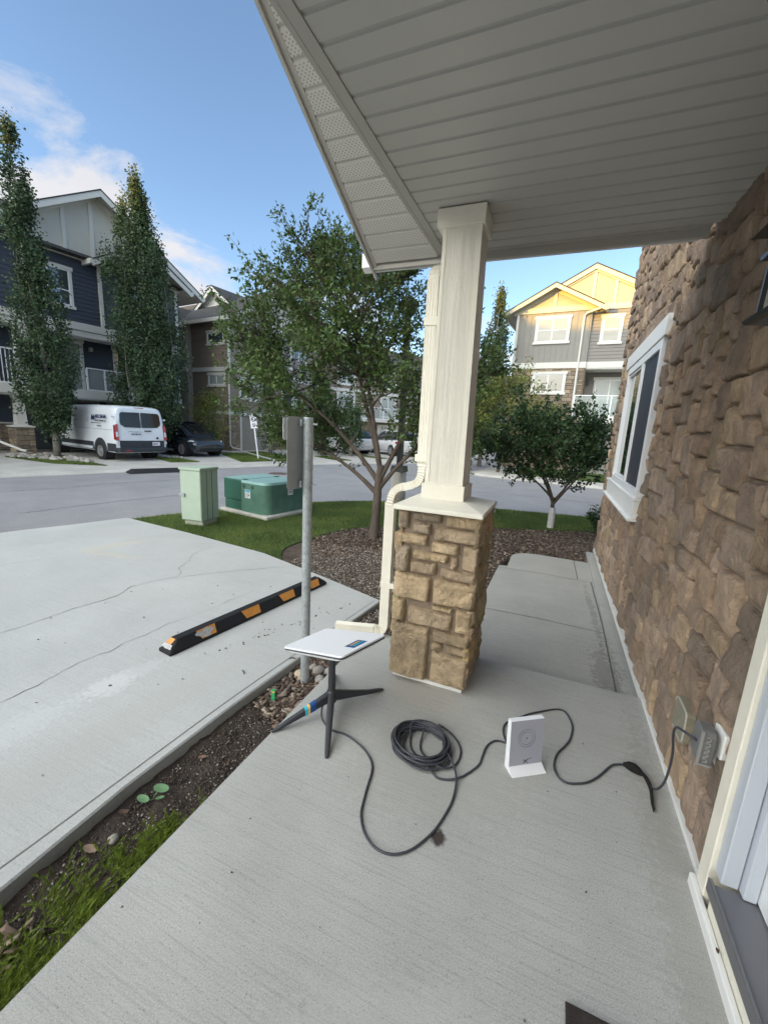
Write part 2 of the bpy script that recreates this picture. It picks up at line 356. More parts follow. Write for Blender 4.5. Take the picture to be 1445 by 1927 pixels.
# ------------------------------------------------------------------ ground, roads, slabs
mb = MB(); mb.add([(-900, -900, -.27), (900, -900, -.27), (900, 900, -.27), (-900, 900, -.27)], [(0, 1, 2, 3)]); props(mb.build('ground', m_ground), kind='structure')
mb = MB(); mb.add([(-70, -60, -.2), (60, -60, -.2), (60, 80, -.2), (-70, 80, -.2)], [(0, 1, 2, 3)]); road = props(mb.build('road', m_asph), kind='structure')
near = smooth_line([(-12.5, -24), (-9.3, -6), (-8.2, 0), (-7.53, 3.35), (-7.25, 4.06), (-7.03, 4.88), (-6.7, 5.86), (-6.1, 7.0), (-5.24, 8.5), (-4.29, 9.4), (-2.9, 10.05), (-1.44, 10.38), (1.04, 10.82), (6, 11.6), (25, 14.5)], 2)
far = smooth_line([(-22, -24), (-16.6, -4), (-15.2, 1), (-13.67, 6.25), (-13.34, 7.35), (-13.01, 8.57), (-12.55, 9.75), (-11.83, 12.23), (-10.3, 16.4), (-8.8, 19.3), (-7.2, 21.3), (-5.8, 24), (-5.3, 30), (-5.2, 60)], 2)
right = smooth_line([(-2.7, 60), (-2.8, 30), (-3.5, 20.5), (-3.75, 19), (-3.3, 18.0), (-1.5, 17.75), (1.69, 17.3), (8, 16.3), (30, 12.8)], 2)
def curb(name, line, side, wd, z_road=-.196, z_top=-.125):
    a0 = line; a1 = offset_poly(line, side*wd*.72); a2 = offset_poly(line, side*wd*.86); a3 = offset_poly(line, side*wd)
    mb = MB(); n = len(line)
    rows = [[(x, y, z) for x, y in l_] for l_, z in ((a0, z_road), (a1, z_road-.0+.006), (a2, z_top-.01), (a3, z_top))]
    for q0, q1 in zip(rows[:-1], rows[1:]): mb.add(q0+q1, [(i, i+1, n+i+1, n+i) for i in range(n-1)])
    o = mb.build(name, m_curb, smooth=False, fixn=False); props(o, kind='structure'); return a3
n3 = curb('curb', near, -1, .42, -.196, -.11)
f3 = curb('curb', far, 1, .45, -.196, -.135)
r3 = curb('curb', right, 1, .45, -.196, -.115)
slab('near_block_ground', n3+[(25, -24)], -.3, -.165, m_dirt)
slab('far_sidewalk', f3+[(-40, 60), (-60, -24)], -.3, -.135, m_curb)
slab('corner_block_ground', r3+[(30, 60)], -.3, -.14, m_lawnb)
# far sidewalk on the corner block (concrete band behind the curb) and strip of lawn
slab('far_walk', offset_poly(r3, .02)[8:]+offset_poly(r3, 1.3)[8:][::-1], -.2, -.115, m_curb)
# driveway
curbx = [p for p in n3 if -9.6 < p[0] and p[1] > -7 and p[1] < 4.72]
drive = [(-1.66, -7), (-1.68, .6), (-1.69, 1.1), (-1.655, 1.75), (-1.605, 2.3), (-1.46, 3.67), (-2.2, 3.93), (-3.44, 4.33), (-5, 4.55), (-6.62, 4.72)]+curbx[::-1]
slab('driveway', drive, -.3, -.08, m_conc2, bevel=.008)
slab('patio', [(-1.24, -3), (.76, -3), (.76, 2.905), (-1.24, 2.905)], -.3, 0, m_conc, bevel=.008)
wk = [(-.56, 2.912), (.76, 2.912), (.76, 6.45), (.42, 6.40), (-.1, 6.42)]
arc = [(-.1-.32*math.sin(t)*1.0, 6.12+.30*math.cos(t)) for t in np.linspace(0, math.pi/2, 8)]
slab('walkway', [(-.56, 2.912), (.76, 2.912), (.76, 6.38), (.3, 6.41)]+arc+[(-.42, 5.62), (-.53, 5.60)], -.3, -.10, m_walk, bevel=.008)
mb = MB()
for y0 in (4.06, 5.50): strip(mb, [(-.55, y0), (0, y0+.01), (.62, y0-.02)], .007, -.0975)
strip(mb, [(.60, 2.93), (.615, 4.2), (.60, 5.5)], .012, -.0975); strip(mb, [(.45, 5.52), (.43, 6.38)], .01, -.0975)
props(mb.build('walkway_joint', mat('joint_dark', (.13, .12, .10), .95)), kind='structure')
m_newc = mat('new_concrete', (.43, .415, .375), .85, var=.06, vscale=3, bump=.2, bscale=120, speck=.15, speckscale=90)
slab('walkway_end', [(-.40, 5.53), (.42, 5.515), (.40, 6.38), (.3, 6.395)]+[(-.1-.305*math.sin(t), 6.12+.285*math.cos(t)) for t in np.linspace(0, math.pi/2, 8)], -.12, -.096, m_newc)
mb = MB(); mb.box(.62, .75, 2.912, 6.9, -.2, -.07); props(mb.build('wall_footing', m_walk), kind='structure')
# driveway cracks, joint
m_crack = mat('crack_dark', (.20, .19, .17), .95)
mb = MB()
def crack(pts, wd, z=-.0775, jit=.018):
    P = []
    for p0, p1 in zip(pts[:-1], pts[1:]):
        n = max(2, int(math.dist(p0, p1)/.05))
        for k in range(n):
            t = k/n; P.append((p0[0]*(1-t)+p1[0]*t+random.uniform(-jit, jit)*.6, p0[1]*(1-t)+p1[1]*t+random.uniform(-jit, jit)*.6))
    P.append(pts[-1]); n = len(P); ws = [wd*random.uniform(.35, 1.3) for _ in P]
    vs = []
    for i, p in enumerate(P):
        t = (Vector(P[min(i+1, n-1)])-Vector(P[max(i-1, 0)])).normalized()
        vs += [(p[0]-t.y*ws[i]/2, p[1]+t.x*ws[i]/2, z), (p[0]+t.y*ws[i]/2, p[1]-t.x*ws[i]/2, z)]
    mb.add(vs, [(2*i, 2*i+1, 2*i+3, 2*i+2) for i in range(n-1)])
crack([(-3.845, 1.2), (-3.845, 1.624), (-3.831, 1.738), (-3.807, 1.92), (-3.818, 2.106), (-3.782, 2.32), (-3.755, 2.498), (-3.849, 2.733), (-3.792, 2.951), (-3.688, 3.121)], .007)
crack([(-3.688, 3.121), (-3.506, 3.362), (-3.261, 3.639), (-2.952, 3.964), (-2.789, 4.10)], .005)
crack([(-3.688, 3.121), (-3.785, 3.284), (-3.929, 3.379), (-3.991, 3.586), (-4.173, 3.797), (-4.226, 4.19)], .005)
crack([(-2.85, .3), (-2.892, 1.175), (-2.881, 1.297), (-2.889, 1.483), (-2.924, 1.649), (-2.875, 1.828), (-2.895, 1.948)], .0055)
crack([(-2.895, 1.948), (-2.861, 2.115), (-2.86, 2.328), (-2.82, 2.507), (-2.763, 2.687), (-2.763, 2.949), (-2.723, 3.27)], .0035)
crack([(-6.3, 1.8), (-5.7, 2.2), (-5.4, 2.9)], .005)
props(mb.build('driveway_crack', m_crack), kind='structure')
mb = MB(); strip(mb, catmull([(-1.84, -1), (-1.80, .2), (-1.765, .7), (-1.74, 1.2), (-1.71, 1.75), (-1.66, 2.3), (-1.52, 3.62)], 4) and [(p[0], p[1]) for p in catmull([(-1.84, -1, 0), (-1.80, .2, 0), (-1.765, .7, 0), (-1.74, 1.2, 0), (-1.71, 1.75, 0), (-1.66, 2.3, 0), (-1.52, 3.62, 0)], 4)], .006, -.0775)
props(mb.build('driveway_joint', m_crack), kind='structure')
# road cracks
mb = MB()
crack([(-11.4, 5.2), (-11.0, 6.4), (-11.05, 7.3), (-10.35, 9.1), (-9.6, 11)], .03, -.1965, .05)
crack([(-10.17, 16.3), (-8.04, 15.9), (-5.65, 16.4), (-3, 15.6)], .035, -.1965, .04)
crack([(-4.6, 12.6), (-1, 13.4), (3, 13.3)], .03, -.1965, .05); crack([(-8.8, 4.2), (-8.6, 6), (-8.1, 8)], .025, -.1965, .05); crack([(-7.0, 10.5), (-6.6, 12.2), (-5.2, 13.9)], .025, -.1965, .05)
props(mb.build('road_crack', mat('road_tar', (.09, .088, .09), .9)), kind='structure')

# lawn (base, then blades), mulch bed
mulch_line = [(p[0], p[1]) for p in catmull([(-3.05, 4.15, 0), (-3.42, 4.75, 0), (-3.38, 5.39, 0), (-3.25, 6.1, 0), (-2.8, 6.75, 0), (-2.1, 7.3, 0), (-1.05, 7.82, 0), (.0, 8.3, 0), (.8, 8.73, 0), (2.2, 9.2, 0)], 4)]
lawn_outer = [p for p in n3 if p[0] > -6.95 and p[1] > 4.7 and p[0] < 2.6]
lawn = mulch_line+lawn_outer[::-1]+[(-6.6, 4.74), (-5, 4.57), (-3.44, 4.36)]
slab('lawn', lawn, -.3, -.112, m_lawnb)
mulch = mulch_line+[(2.2, 6.9), (.77, 6.9), (.76, 6.38), (.3, 6.41)]+[(x, y) for x, y in arc]+[(-.54, 5.6), (-.57, 2.92), (-1.25, 2.92), (-1.25, 2.35), (-1.6, 2.35), (-1.47, 3.66), (-2.2, 3.92)]
slab('mulch_bed', mulch, -.3, -.128, m_mulchg)
mb = MB(); nx, ny = 24, 150
xs = np.linspace(-1.72, -1.2, nx); ys = np.linspace(-2, 2.95, ny)
for y in ys:
    for x in xs: mb.add([(x, y, -.150+.022*noise.noise(Vector((x*9, y*9, 0)))+.012*noise.noise(Vector((x*30, y*30, 3))))], [])
mb.f = [(j*nx+i, j*nx+i+1, (j+1)*nx+i+1, (j+1)*nx+i) for j in range(ny-1) for i in range(nx-1)]; mb.m = [0]*len(mb.f)
props(mb.build('soil_strip', m_dirt, smooth=True), kind='structure')

def inpoly(P, poly):
    x, y = P[:, 0], P[:, 1]; ins = np.zeros(len(P), bool); n = len(poly); j = n-1
    for i in range(n):
        xi, yi = poly[i][:2]; xj, yj = poly[j][:2]
        if yi != yj:
            c_ = ((yi > y) != (yj > y)) & (x < (xj-xi)*(y-yi)/(yj-yi)+xi); ins ^= c_
        j = i
    return ins
def scatter(poly, n):
    A = np.array([p[:2] for p in poly]); lo, hi = A.min(0), A.max(0); out = np.zeros((0, 2))
    while len(out) < n:
        P = rng.uniform(lo, hi, (n*2, 2)); out = np.r_[out, P[inpoly(P, poly)]]
    return out[:n]
def blades(name, P, z, h, wd, m_, parent=None, colf=None, lean=.5):
    n = len(P); ang = rng.uniform(0, 2*np.pi, n); H = h*rng.uniform(.5, 1.2, n)
    wv = np.c_[np.cos(ang), np.sin(ang), np.zeros(n)]*wd/2
    ln = rng.normal(0, lean, (n, 2))*H[:, None]
    B = np.c_[P, np.full(n, z)]; tip = B+np.c_[ln, H]
    V = np.stack([B-wv, B+wv, tip], 1).reshape(-1, 3); F = np.arange(3*n).reshape(n, 3)
    big = np.array([noise.noise(Vector((p[0]*1.5, p[1]*1.5, 0))) for p in P])
    c_ = (1+big*.5+rng.normal(0, .2, n)).clip(.4, 1.8)[:, None]*np.ones((1, 3)); c_[:, 0] *= 1+rng.normal(0, .12, n)+.15*(big > .15)
    return npmesh(name, V, F, m_, parent, np.repeat(c_, 3, 0))
o = blades('lawn_grass', scatter(lawn, 90000), -.115, .042, .007, m_grass); props(o, 'short green lawn grass around the utility boxes and along the kerb', 'grass', kind='stuff')
def far_patch(poly, n, lab):
    slab('grass_patch_base', poly, -.2, -.125, m_lawnb)
    return props(blades('lawn_grass', scatter(poly, n), -.127, .05, .02, m_grass), lab, 'grass', kind='stuff')
far_patch([(-19.0, 8.9), (-15.9, 8.8), (-14.3, 9.6), (-16.9, 10.2), (-19, 10.3)], 7000, 'grass tongue in front of the poplar beside the white van')
far_patch([(-17, 13.2), (-14.1, 12.0), (-13.6, 13.0), (-15.9, 13.6), (-17, 13.8)], 6000, 'grass patch between the white van and the dark car')
far_patch([(-16.9, 17.4), (-12.6, 14.35), (-12.1, 15.9), (-16.0, 18.6)], 9000, 'grass strip to the right of the dark car')
far_patch([(-16.6, 19.4), (-12.0, 16.3), (-10.9, 17.1), (-11.3, 17.8), (-16.3, 20.4)], 8000, 'grass strip behind the white parking sign')
far_patch([(-12.6, 20.2), (-10.4, 18.9), (-9.9, 19.6), (-12.3, 21)], 3000, 'thin grass strip before the white sports utility car')
far_patch([(-11.6, 23.3), (-9.4, 22.3), (-9.1, 22.8), (-11.3, 24.0)], 2500, 'thin grass strip behind the big tree trunk')
gr = offset_poly(r3, 1.32)[8:]; gr2 = offset_poly(r3, 5.0)[8:]
far_patch(gr+gr2[::-1], 40000, 'lawn strip across the road in front of the lit house')

# chips, litter, gravel
def chips(name, P, z, size, cols, m_, lab, cat, asp=(.25, .6), kind='stuff'):
    n = len(P); L_ = size*rng.uniform(.5, 1.6, n); W_ = L_*rng.uniform(*asp, n); T_ = W_*.25+.001
    ang = rng.uniform(0, 2*np.pi, n); tl = rng.normal(0, .25, n)
    d = np.c_[np.cos(ang)*np.cos(tl), np.sin(ang)*np.cos(tl), np.sin(tl)]; s_ = np.c_[-np.sin(ang), np.cos(ang), rng.normal(0, .2, n)]
    u_ = np.cross(d, s_); Cc = np.c_[P, z+np.abs(np.sin(tl))*L_*.5+T_*.5+rng.uniform(0, .008, n)]
    V = []
    for k in range(8):
        a_ = (-1, 1)[k & 1]; b_ = (-1, 1)[(k >> 1) & 1]; c_ = (-1, 1)[(k >> 2) & 1]
        V.append(Cc+d*(a_*L_/2*rng.uniform(.7, 1.1, n))[:, None]+s_*(b_*W_/2)[:, None]+u_*(c_*T_/2)[:, None])
    V = np.stack(V, 1).reshape(-1, 3)
    q = np.array([(0, 2, 3, 1), (4, 5, 7, 6), (0, 1, 5, 4), (2, 6, 7, 3), (0, 4, 6, 2), (1, 3, 7, 5)])
    F = (np.arange(n)[:, None, None]*8+q[None]).reshape(-1, 4)
    cc = np.array(cols)[rng.integers(0, len(cols), n)]*rng.uniform(.6, 1.3, (n, 1))
    return props(npmesh(name, V, F, m_, None, np.repeat(cc, 8, 0)), lab, cat, kind=kind)
brn = [(.13, .085, .06), (.17, .12, .09), (.08, .05, .04), (.22, .17, .13), (.12, .08, .055), (.30, .25, .20)]
_mp_ = scatter(mulch, 17000); _mp_ = _mp_[(_mp_[:, 1] > 5.0+.25*np.sin(_mp_[:, 0]*5)) | (_mp_[:, 0] > -1.2)]
chips('wood_mulch', _mp_, -.126, .035, brn, m_chip, 'brown wood chip mulch covering the planting bed', 'mulch')
chips('wood_mulch', scatter([(-1.6, 1.9), (-1.25, 1.75), (-1.25, 2.9), (-1.5, 2.9)], 900), -.145, .05, brn, m_chip, 'loose bark chips around the foot of the grey signpost', 'mulch', (.15, .4))
chips('wood_mulch', scatter([(-1.68, -.2), (-1.42, -.2), (-1.45, .62), (-1.68, .5)], 260), -.145, .06, [(.26, .19, .13), (.16, .11, .08), (.36, .28, .20)], m_chip, 'pale bark chips at the near end of the soil strip', 'mulch', (.12, .3))
chips('soil_grit', scatter([(-1.66, -.5), (-1.25, -.5), (-1.25, 2.3), (-1.62, 2.3)], 9000), -.150, .006, [(.10, .075, .06), (.07, .05, .04), (.06, .045, .035), (.09, .07, .055), (.12, .09, .07), (.07, .05, .04), (.36, .33, .29), (.15, .12, .10)], m_chip, 'fine dark grit and pale crumbs on the soil strip', 'gravel', (.6, 1))
chips('soil_grit', scatter([(-1.5, 2.9), (-.9, 2.95), (-.6, 5.3), (-2.4, 5.4), (-3.2, 5.2), (-3.0, 4.3), (-1.6, 3.75)], 11000), -.126, .014, [(.26, .22, .18), (.18, .14, .11), (.36, .33, .29), (.12, .09, .07)], m_chip, 'pale crumbly earth in front of the mulch bed', 'gravel', (.6, 1))

def pebble(name, loc, rx, ry, rz_, col, lab, group=None, parent=None):
    bm = bmesh.new(); bmesh.ops.create_icosphere(bm, subdivisions=2, radius=1)
    sd_ = random.uniform(0, 99)
    for v in bm.verts:
        k = 1+.22*noise.noise(v.co*1.3+Vector((sd_, 0, 0))); v.co = Vector((v.co.x*rx*k, v.co.y*ry*k, v.co.z*rz_*k))
    me = bpy.data.meshes.new(name); bm.to_mesh(me); bm.free(); me.materials.append(m_pebble)
    at = me.color_attributes.new('Col', 'FLOAT_COLOR', 'POINT'); at.data.foreach_set('color', np.tile(np.array([*col, 1], 'f'), len(me.vertices)))
    me.polygons.foreach_set('use_smooth', [True]*len(me.polygons))
    o = bpy.data.objects.new(name, me); C.objects.link(o); o.location = loc; o.rotation_euler = (0, 0, random.uniform(0, 3))
    if lab: props(o, lab, 'stone', group)
    return o
pebs = [(-1.50, 2.27, .05, .04, .045, (.42, .34, .25), 'tan rounded stone just left of the signpost foot'),
        (-1.415, 2.38, .05, .045, .04, (.33, .30, .27), 'brownish stone right behind the signpost foot'),
        (-1.355, 2.30, .04, .035, .03, (.40, .38, .35), 'grey-white stone to the right of the signpost foot'),
        (-1.33, 2.41, .055, .045, .04, (.36, .34, .31), 'larger grey stone farthest right by the signpost'),
        (-1.30, 2.25, .042, .032, .03, (.46, .40, .33), 'cream stone nearest the patio edge by the signpost'),
        (-1.47, 2.40, .035, .03, .03, (.30, .27, .24), 'small dark stone behind the tan one at the signpost'),
        (-1.28, 2.35, .035, .03, .03, (.44, .42, .39), 'pale stone half hidden under the dish at the patio edge')]
for x, y, rx, ry, rz_, c_, lab in pebs: pebble('river_stone', (x, y, -.13), rx, ry, rz_, c_, lab, 'stones at the signpost foot')
pebble('river_stone', (-1.545, .93, -.135), .022, .02, .018, (.35, .33, .30), 'small grey pebble beside the juniper')
def stone_bed(poly, n, lab):
    P = scatter(poly, n); mbx = MB()
    base = []
    bm = bmesh.new(); bmesh.ops.create_icosphere(bm, subdivisions=1, radius=1); vv = [v.co.copy() for v in bm.verts]; ff = [[v.index for v in f.verts] for f in bm.faces]; bm.free()
    for p in P:
        g = random.uniform(.25, .55); mbx.c = (g, g*.92, g*.82); s_ = random.uniform(.04, .11)
        mbx.add([(p[0]+v.x*s_*1.2, p[1]+v.y*s_, -.11+v.z*s_*.7) for v in vv], ff)
    props(mbx.build('stone_border', m_pebble, colattr=True, smooth=True), lab, 'stones', kind='stuff')
stone_bed([(-20, 9.4), (-18.5, 8.9), (-15.5, 9.75), (-15.7, 10.1), (-18.3, 10.7), (-20, 10.9)], 260, 'bed of pale river stones around the left poplar')
stone_bed([(-18.5, 13.3), (-15.6, 13.0), (-15.2, 13.6), (-18.5, 14.2)], 200, 'bed of pale river stones around the right poplar')

# ------------------------------------------------------------------ stonework generator
def ashlar(W_, H_, cell, sizes, holes=(), jit=.004):
    nu, nv = int(round(W_/cell)), int(round(H_/cell)); g = np.zeros((nv, nu), bool)
    for (u0, u1, v0, v1) in holes: g[max(0, int(round(v0/cell))):int(round(v1/cell)), max(0, int(round(u0/cell))):int(round(u1/cell))] = True
    out = []
    for j in range(nv):
        i = 0
        while i < nu:
            if g[j, i]: i += 1; continue
            opts = random.sample(sizes, len(sizes)); placed = False
            for sw, sh in opts+[(2, 1), (1, 1)]:
                if i+sw <= nu and j+sh <= nv and not g[j:j+sh, i:i+sw].any():
                    rem = 0
                    while i+sw+rem < nu and not g[j, i+sw+rem] and rem < 3: rem += 1
                    if rem == 1 and i+sw+1 <= nu and not g[j:j+sh, i:i+sw+1].any(): sw += 1
                    g[j:j+sh, i:i+sw] = True; out.append((i*cell, (i+sw)*cell, j*cell, (j+sh)*cell)); placed = True; break
            i += 1
    return out
def stone_block(mb, org, U, V, Nn, rect, depth, gap, res=.028, col=(.3, .2, .1), rough=.010, wrapL=0, wrapR=0):
    u0, u1, v0, v1 = rect; u0 += gap; u1 -= gap; v0 += gap; v1 -= gap
    wu, wv = u1-u0, v1-v0; nu = max(4, int(wu/res)+1); nv = max(4, int(wv/res)+1)
    sd_ = Vector((random.uniform(0, 99), random.uniform(0, 99), random.uniform(0, 99)))
    tu, tv = random.uniform(-.012, .012), random.uniform(-.012, .012); dd = depth*random.uniform(.82, 1.15)
    jc = [(random.uniform(-1, 1)*gap*.55, random.uniform(-1, 1)*gap*.55) for _ in range(4)]
    e = min(.015, wu*.28, wv*.28)
    us = [0, e*.35/wu, e/wu]+list(np.linspace(e/wu, 1-e/wu, nu)[1:-1])+[1-e/wu, 1-e*.35/wu, 1]
    vs_ = [0, e*.35/wv, e/wv]+list(np.linspace(e/wv, 1-e/wv, nv)[1:-1])+[1-e/wv, 1-e*.35/wv, 1]
    vs = []
    for b_ in vs_:
        for a_ in us:
            ja = (jc[0][0]*(1-a_)*(1-b_)+jc[1][0]*a_*(1-b_)+jc[2][0]*a_*b_+jc[3][0]*(1-a_)*b_); jb = (jc[0][1]*(1-a_)*(1-b_)+jc[1][1]*a_*(1-b_)+jc[2][1]*a_*b_+jc[3][1]*(1-a_)*b_)
            eu = min(a_, 1-a_)*wu; ev = min(b_, 1-b_)*wv
            k = min(1, eu/e)*1.0; k2 = min(1, ev/e)
            prof = math.sqrt(max(0, 1-(1-k)**2))*math.sqrt(max(0, 1-(1-k2)**2))
            pu, pv = u0+a_*wu+ja, v0+b_*wv+jb
            q = Vector((pu, pv, 0))+sd_
            n1 = noise.noise(q*9); n2 = noise.noise(q*24); n3_ = abs(noise.noise(q*15+Vector((5, 5, 5))))
            fc = max(noise.noise(q*5.5+Vector((31, 0, 0)))*.9, noise.noise(q*8+Vector((0, 17, 0)))*.7, -.12)      # broken facets
            n4 = 1-abs(noise.noise(q*34))*2
            h = dd*prof+(n1*rough*1.2+n2*rough*.6-n3_*rough*1.5+fc*rough*2.2+n4*rough*.28)*prof+(tu*(a_-.5)*2+tv*(b_-.5)*2)*prof
            wob = noise.noise(q*22)*gap*1.3*(1-prof)
            vs.append(Vector(org)+Vector(U)*(pu+wob)+Vector(V)*(pv+wob)+Vector(Nn)*h)
    nu2, nv2 = len(us), len(vs_)
    mb.c = col
    mb.add(vs, [(j*nu2+i, j*nu2+i+1, (j+1)*nu2+i+1, (j+1)*nu2+i) for j in range(nv2-1) for i in range(nu2-1)])
def wallcol():
    t = random.random(); base = [(.42, .305, .225), (.46, .345, .265), (.37, .275, .215), (.42, .32, .26), (.45, .34, .245), (.34, .265, .215)][int(t*6)]
    k = random.uniform(.85, 1.32); return tuple(c_*k for c_ in base)

# ------------------------------------------------------------------ our house: stone wall, window, door, porch roof
WX = .735
house = thing('stone_house', 'brown ledge-stone house wall with porch roof on the right', 'house', (WX, 1.65, 0))
def P_(mb, name, m_, label=None, **k): return mb.build(name, m_, house, label, **k)
def hb(*a_):  # world box -> house-local box
    x0, x1, y0, y1, z0, z1 = a_; return (x0-WX, x1-WX, y0-1.65, y1-1.65, z0, z1)
HT = Matrix.Translation((-WX, -1.65, 0))
mb = MB(); mb.T = HT
# mortar face with the window hole
for bx in ((WX+.012, WX+.25, 1.66, 4.08, -.05, 5.3), (WX+.012, WX+.25, 6.2, 6.85, -.05, 5.3), (WX+.012, WX+.25, 4.08, 6.2, -.05, 1.0), (WX+.012, WX+.25, 4.08, 6.2, 2.62, 5.3)): mb.box(*bx)
P_(mb, 'wall_backing', m_mortar)
mb = MB(); mb.T = HT
holes = [(4.10-1.66, 6.16-1.66, .99, 2.62)]
sizes = [(4, 3), (3, 2), (4, 2), (3, 3), (5, 3), (2, 2), (5, 2), (2, 3), (3, 4), (4, 3), (3, 3), (6, 3), (4, 4)]
for rc in ashlar(5.22, 5.25, .0625, sizes, holes):
    far_ = rc[0] > 3.0
    stone_block(mb, (WX+.020, 1.66, .02), (0, 1, 0), (0, 0, 1), (-1, 0, 0), rc, .040, .0045, .040 if (far_ or rc[2] > 3) else .014, wallcol(), rough=.0055)
P_(mb, 'stone_wall', m_stone, smooth=True, colattr=True)
mb = MB(); mb.T = HT; mb.box(WX-.027, WX+.05, 1.655, 6.86, -.03, .028)
P_(mb, 'base_trim', m_wtrim)
# window
mb = MB(); mb.T = HT
mb.prism([(4.06, 2.49), (6.10, 2.49), (6.10, 2.645), (4.04, 2.645), (4.04, 2.60)], WX-.055, WX+.05, 'x')
P_(mb, 'window_head_trim', m_wtrim, bevel=.003)
mb = MB(); mb.T = HT
mb.box(WX-.055, WX+.05, 4.14, 6.20, .975, 1.13); mb.box(WX-.085, WX-.0, 4.12, 6.30, .950, .972); mb.box(WX-.068, WX+.03, 4.13, 6.22, 1.133, 1.16)
P_(mb, 'window_sill', m_wtrim, bevel=.003)
mb = MB(); mb.T = HT
for bx in ((4.14, 4.21, 1.163, 2.487), (5.88, 5.95, 1.163, 2.487), (4.213, 5.877, 2.41, 2.487), (4.213, 5.877, 1.163, 1.23), (4.93, 5.0, 1.233, 2.407)): mb.box(WX-.045, WX+.03, *bx)
mb.box(WX-.03, WX+.02, 5.003, 5.03, 1.233, 2.407); mb.box(WX-.03, WX+.02, 5.03, 5.877, 2.385, 2.407); mb.box(WX-.03, WX+.02, 5.03, 5.877, 1.233, 1.255)
wf = P_(mb, 'window_frame', m_vinyl, bevel=.003)
mb = MB(); mb.T = HT; mb.box(WX-.006, WX+.0, 5.03, 5.877, 1.255, 2.385); P_(mb, 'window_pane', mat('reflective_glass', (.03, .05, .035), .02, spec=1.0, coat=1))
mb = MB(); mb.T = HT; mb.box(WX-.025, WX-.02, 4.213, 4.928, 1.233, 2.407); P_(mb, 'insect_screen', m_screen)
mb = MB(); mb.T = HT; mb.box(WX+.01, WX+.02, 4.213, 4.928, 1.233, 2.407); P_(mb, 'window_pane', m_glass)
mb = MB(); mb.T = HT; mb.box(WX+.06, WX+.07, 4.1, 6.1, 1.0, 2.6); P_(mb, 'wall_backing', m_glass)
# door
dr = bpy.data.objects.new('door', None); C.objects.link(dr); dr.parent = house
mb = MB(); mb.T = HT; mb.box(WX-.045, WX+.06, 1.578, 1.652, .0, 2.5); mb.box(WX-.043, WX+.06, -1.2, 1.533, .0, .148); mb.build('door_casing', m_trim, dr, bevel=.004)
mb = MB(); mb.T = HT; mb.box(WX-.065, WX-.045, -1.2, 1.66, -.01, .045); mb.build('base_strip', m_wtrim, dr, bevel=.004)
mb = MB(); mb.T = HT; mb.box(WX-.06, WX+.25, -1.2, 1.515, .150, .168); mb.box(WX-.068, WX-.055, -1.2, 1.52, .135, .185); mb.build('door_threshold', m_alu, dr, bevel=.003)
mb = MB(); mb.T = HT; mb.box(WX-.03, WX+.02, 1.52, 1.576, .17, 2.5); mb.box(WX+.022, WX+.06, 1.49, 1.576, .17, 2.5); mb.build('door_jamb', m_jamb, dr, bevel=.004)
mb = MB(); mb.T = HT; mb.box(WX+.062, WX+.12, 1.35, 1.533, .17, 2.5); mb.build('door_stop', m_white, dr, bevel=.006)
mb = MB(); mb.T = HT; mb.box(WX+.08, WX+.13, .3, 1.35, .175, 2.5); mb.build('door_leaf', m_doorg, dr, bevel=.006)
# rest of the house volume so that it stands as a building
mb = MB(); mb.T = HT; mb.box(WX+.26, 9, -10, 6.84, -.2, 7.8); P_(mb, 'house_body', m_greig)
mb = MB(); mb.T = HT; mb.prism([(-10.4, 7.8), (7.2, 7.8), (-1.6, 11)], .5, 9.3, 'x'); P_(mb, 'roof', m_shing, fixn=True)
mb = MB(); mb.T = HT; mb.box(WX+.0, WX+.255, 1.66, 6.84, 5.32, 7.8); mb.box(WX, WX+.255, -10, -1.2, -.2, 7.8); mb.box(WX, WX+.255, -1.2, 1.655, 2.52, 7.8); P_(mb, 'upper_wall', m_greig)

# porch ceiling: ribbed soffit panels, beam trims, rake soffit, fascias, gutter, roof
CZ = 2.90; YF = 3.155
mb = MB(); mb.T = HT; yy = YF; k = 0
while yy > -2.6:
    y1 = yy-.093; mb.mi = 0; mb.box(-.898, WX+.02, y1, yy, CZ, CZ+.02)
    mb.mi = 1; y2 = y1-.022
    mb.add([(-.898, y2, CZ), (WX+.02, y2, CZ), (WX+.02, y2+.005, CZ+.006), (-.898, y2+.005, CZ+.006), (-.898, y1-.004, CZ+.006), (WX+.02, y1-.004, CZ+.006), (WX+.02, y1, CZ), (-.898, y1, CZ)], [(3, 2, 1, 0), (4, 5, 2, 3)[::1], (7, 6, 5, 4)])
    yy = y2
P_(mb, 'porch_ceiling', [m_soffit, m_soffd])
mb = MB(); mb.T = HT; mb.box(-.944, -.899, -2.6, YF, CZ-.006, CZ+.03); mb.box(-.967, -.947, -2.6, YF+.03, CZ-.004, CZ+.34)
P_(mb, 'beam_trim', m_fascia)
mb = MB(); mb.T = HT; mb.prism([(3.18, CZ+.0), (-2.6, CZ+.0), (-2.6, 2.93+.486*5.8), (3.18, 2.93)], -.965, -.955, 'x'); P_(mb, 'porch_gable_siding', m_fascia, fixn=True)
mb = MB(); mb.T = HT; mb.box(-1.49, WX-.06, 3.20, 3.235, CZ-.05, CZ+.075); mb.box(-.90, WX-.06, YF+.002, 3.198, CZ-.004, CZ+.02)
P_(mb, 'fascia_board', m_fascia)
sl_ = .486; cs = 1/math.sqrt(1+sl_*sl_); sn = sl_*cs
def rk(x, d, h): return (x, 3.2-d*cs-h*sn, 2.872+d*sn+h*-0-0+h*cs)  # point on the rake plane: d up the slope, h above it
mb = MB(); mb.T = HT; m_perf = mat('perforated_soffit', (.62, .60, .55), .45)
_t = m_perf.node_tree; _n = _t.nodes; _l = _t.links
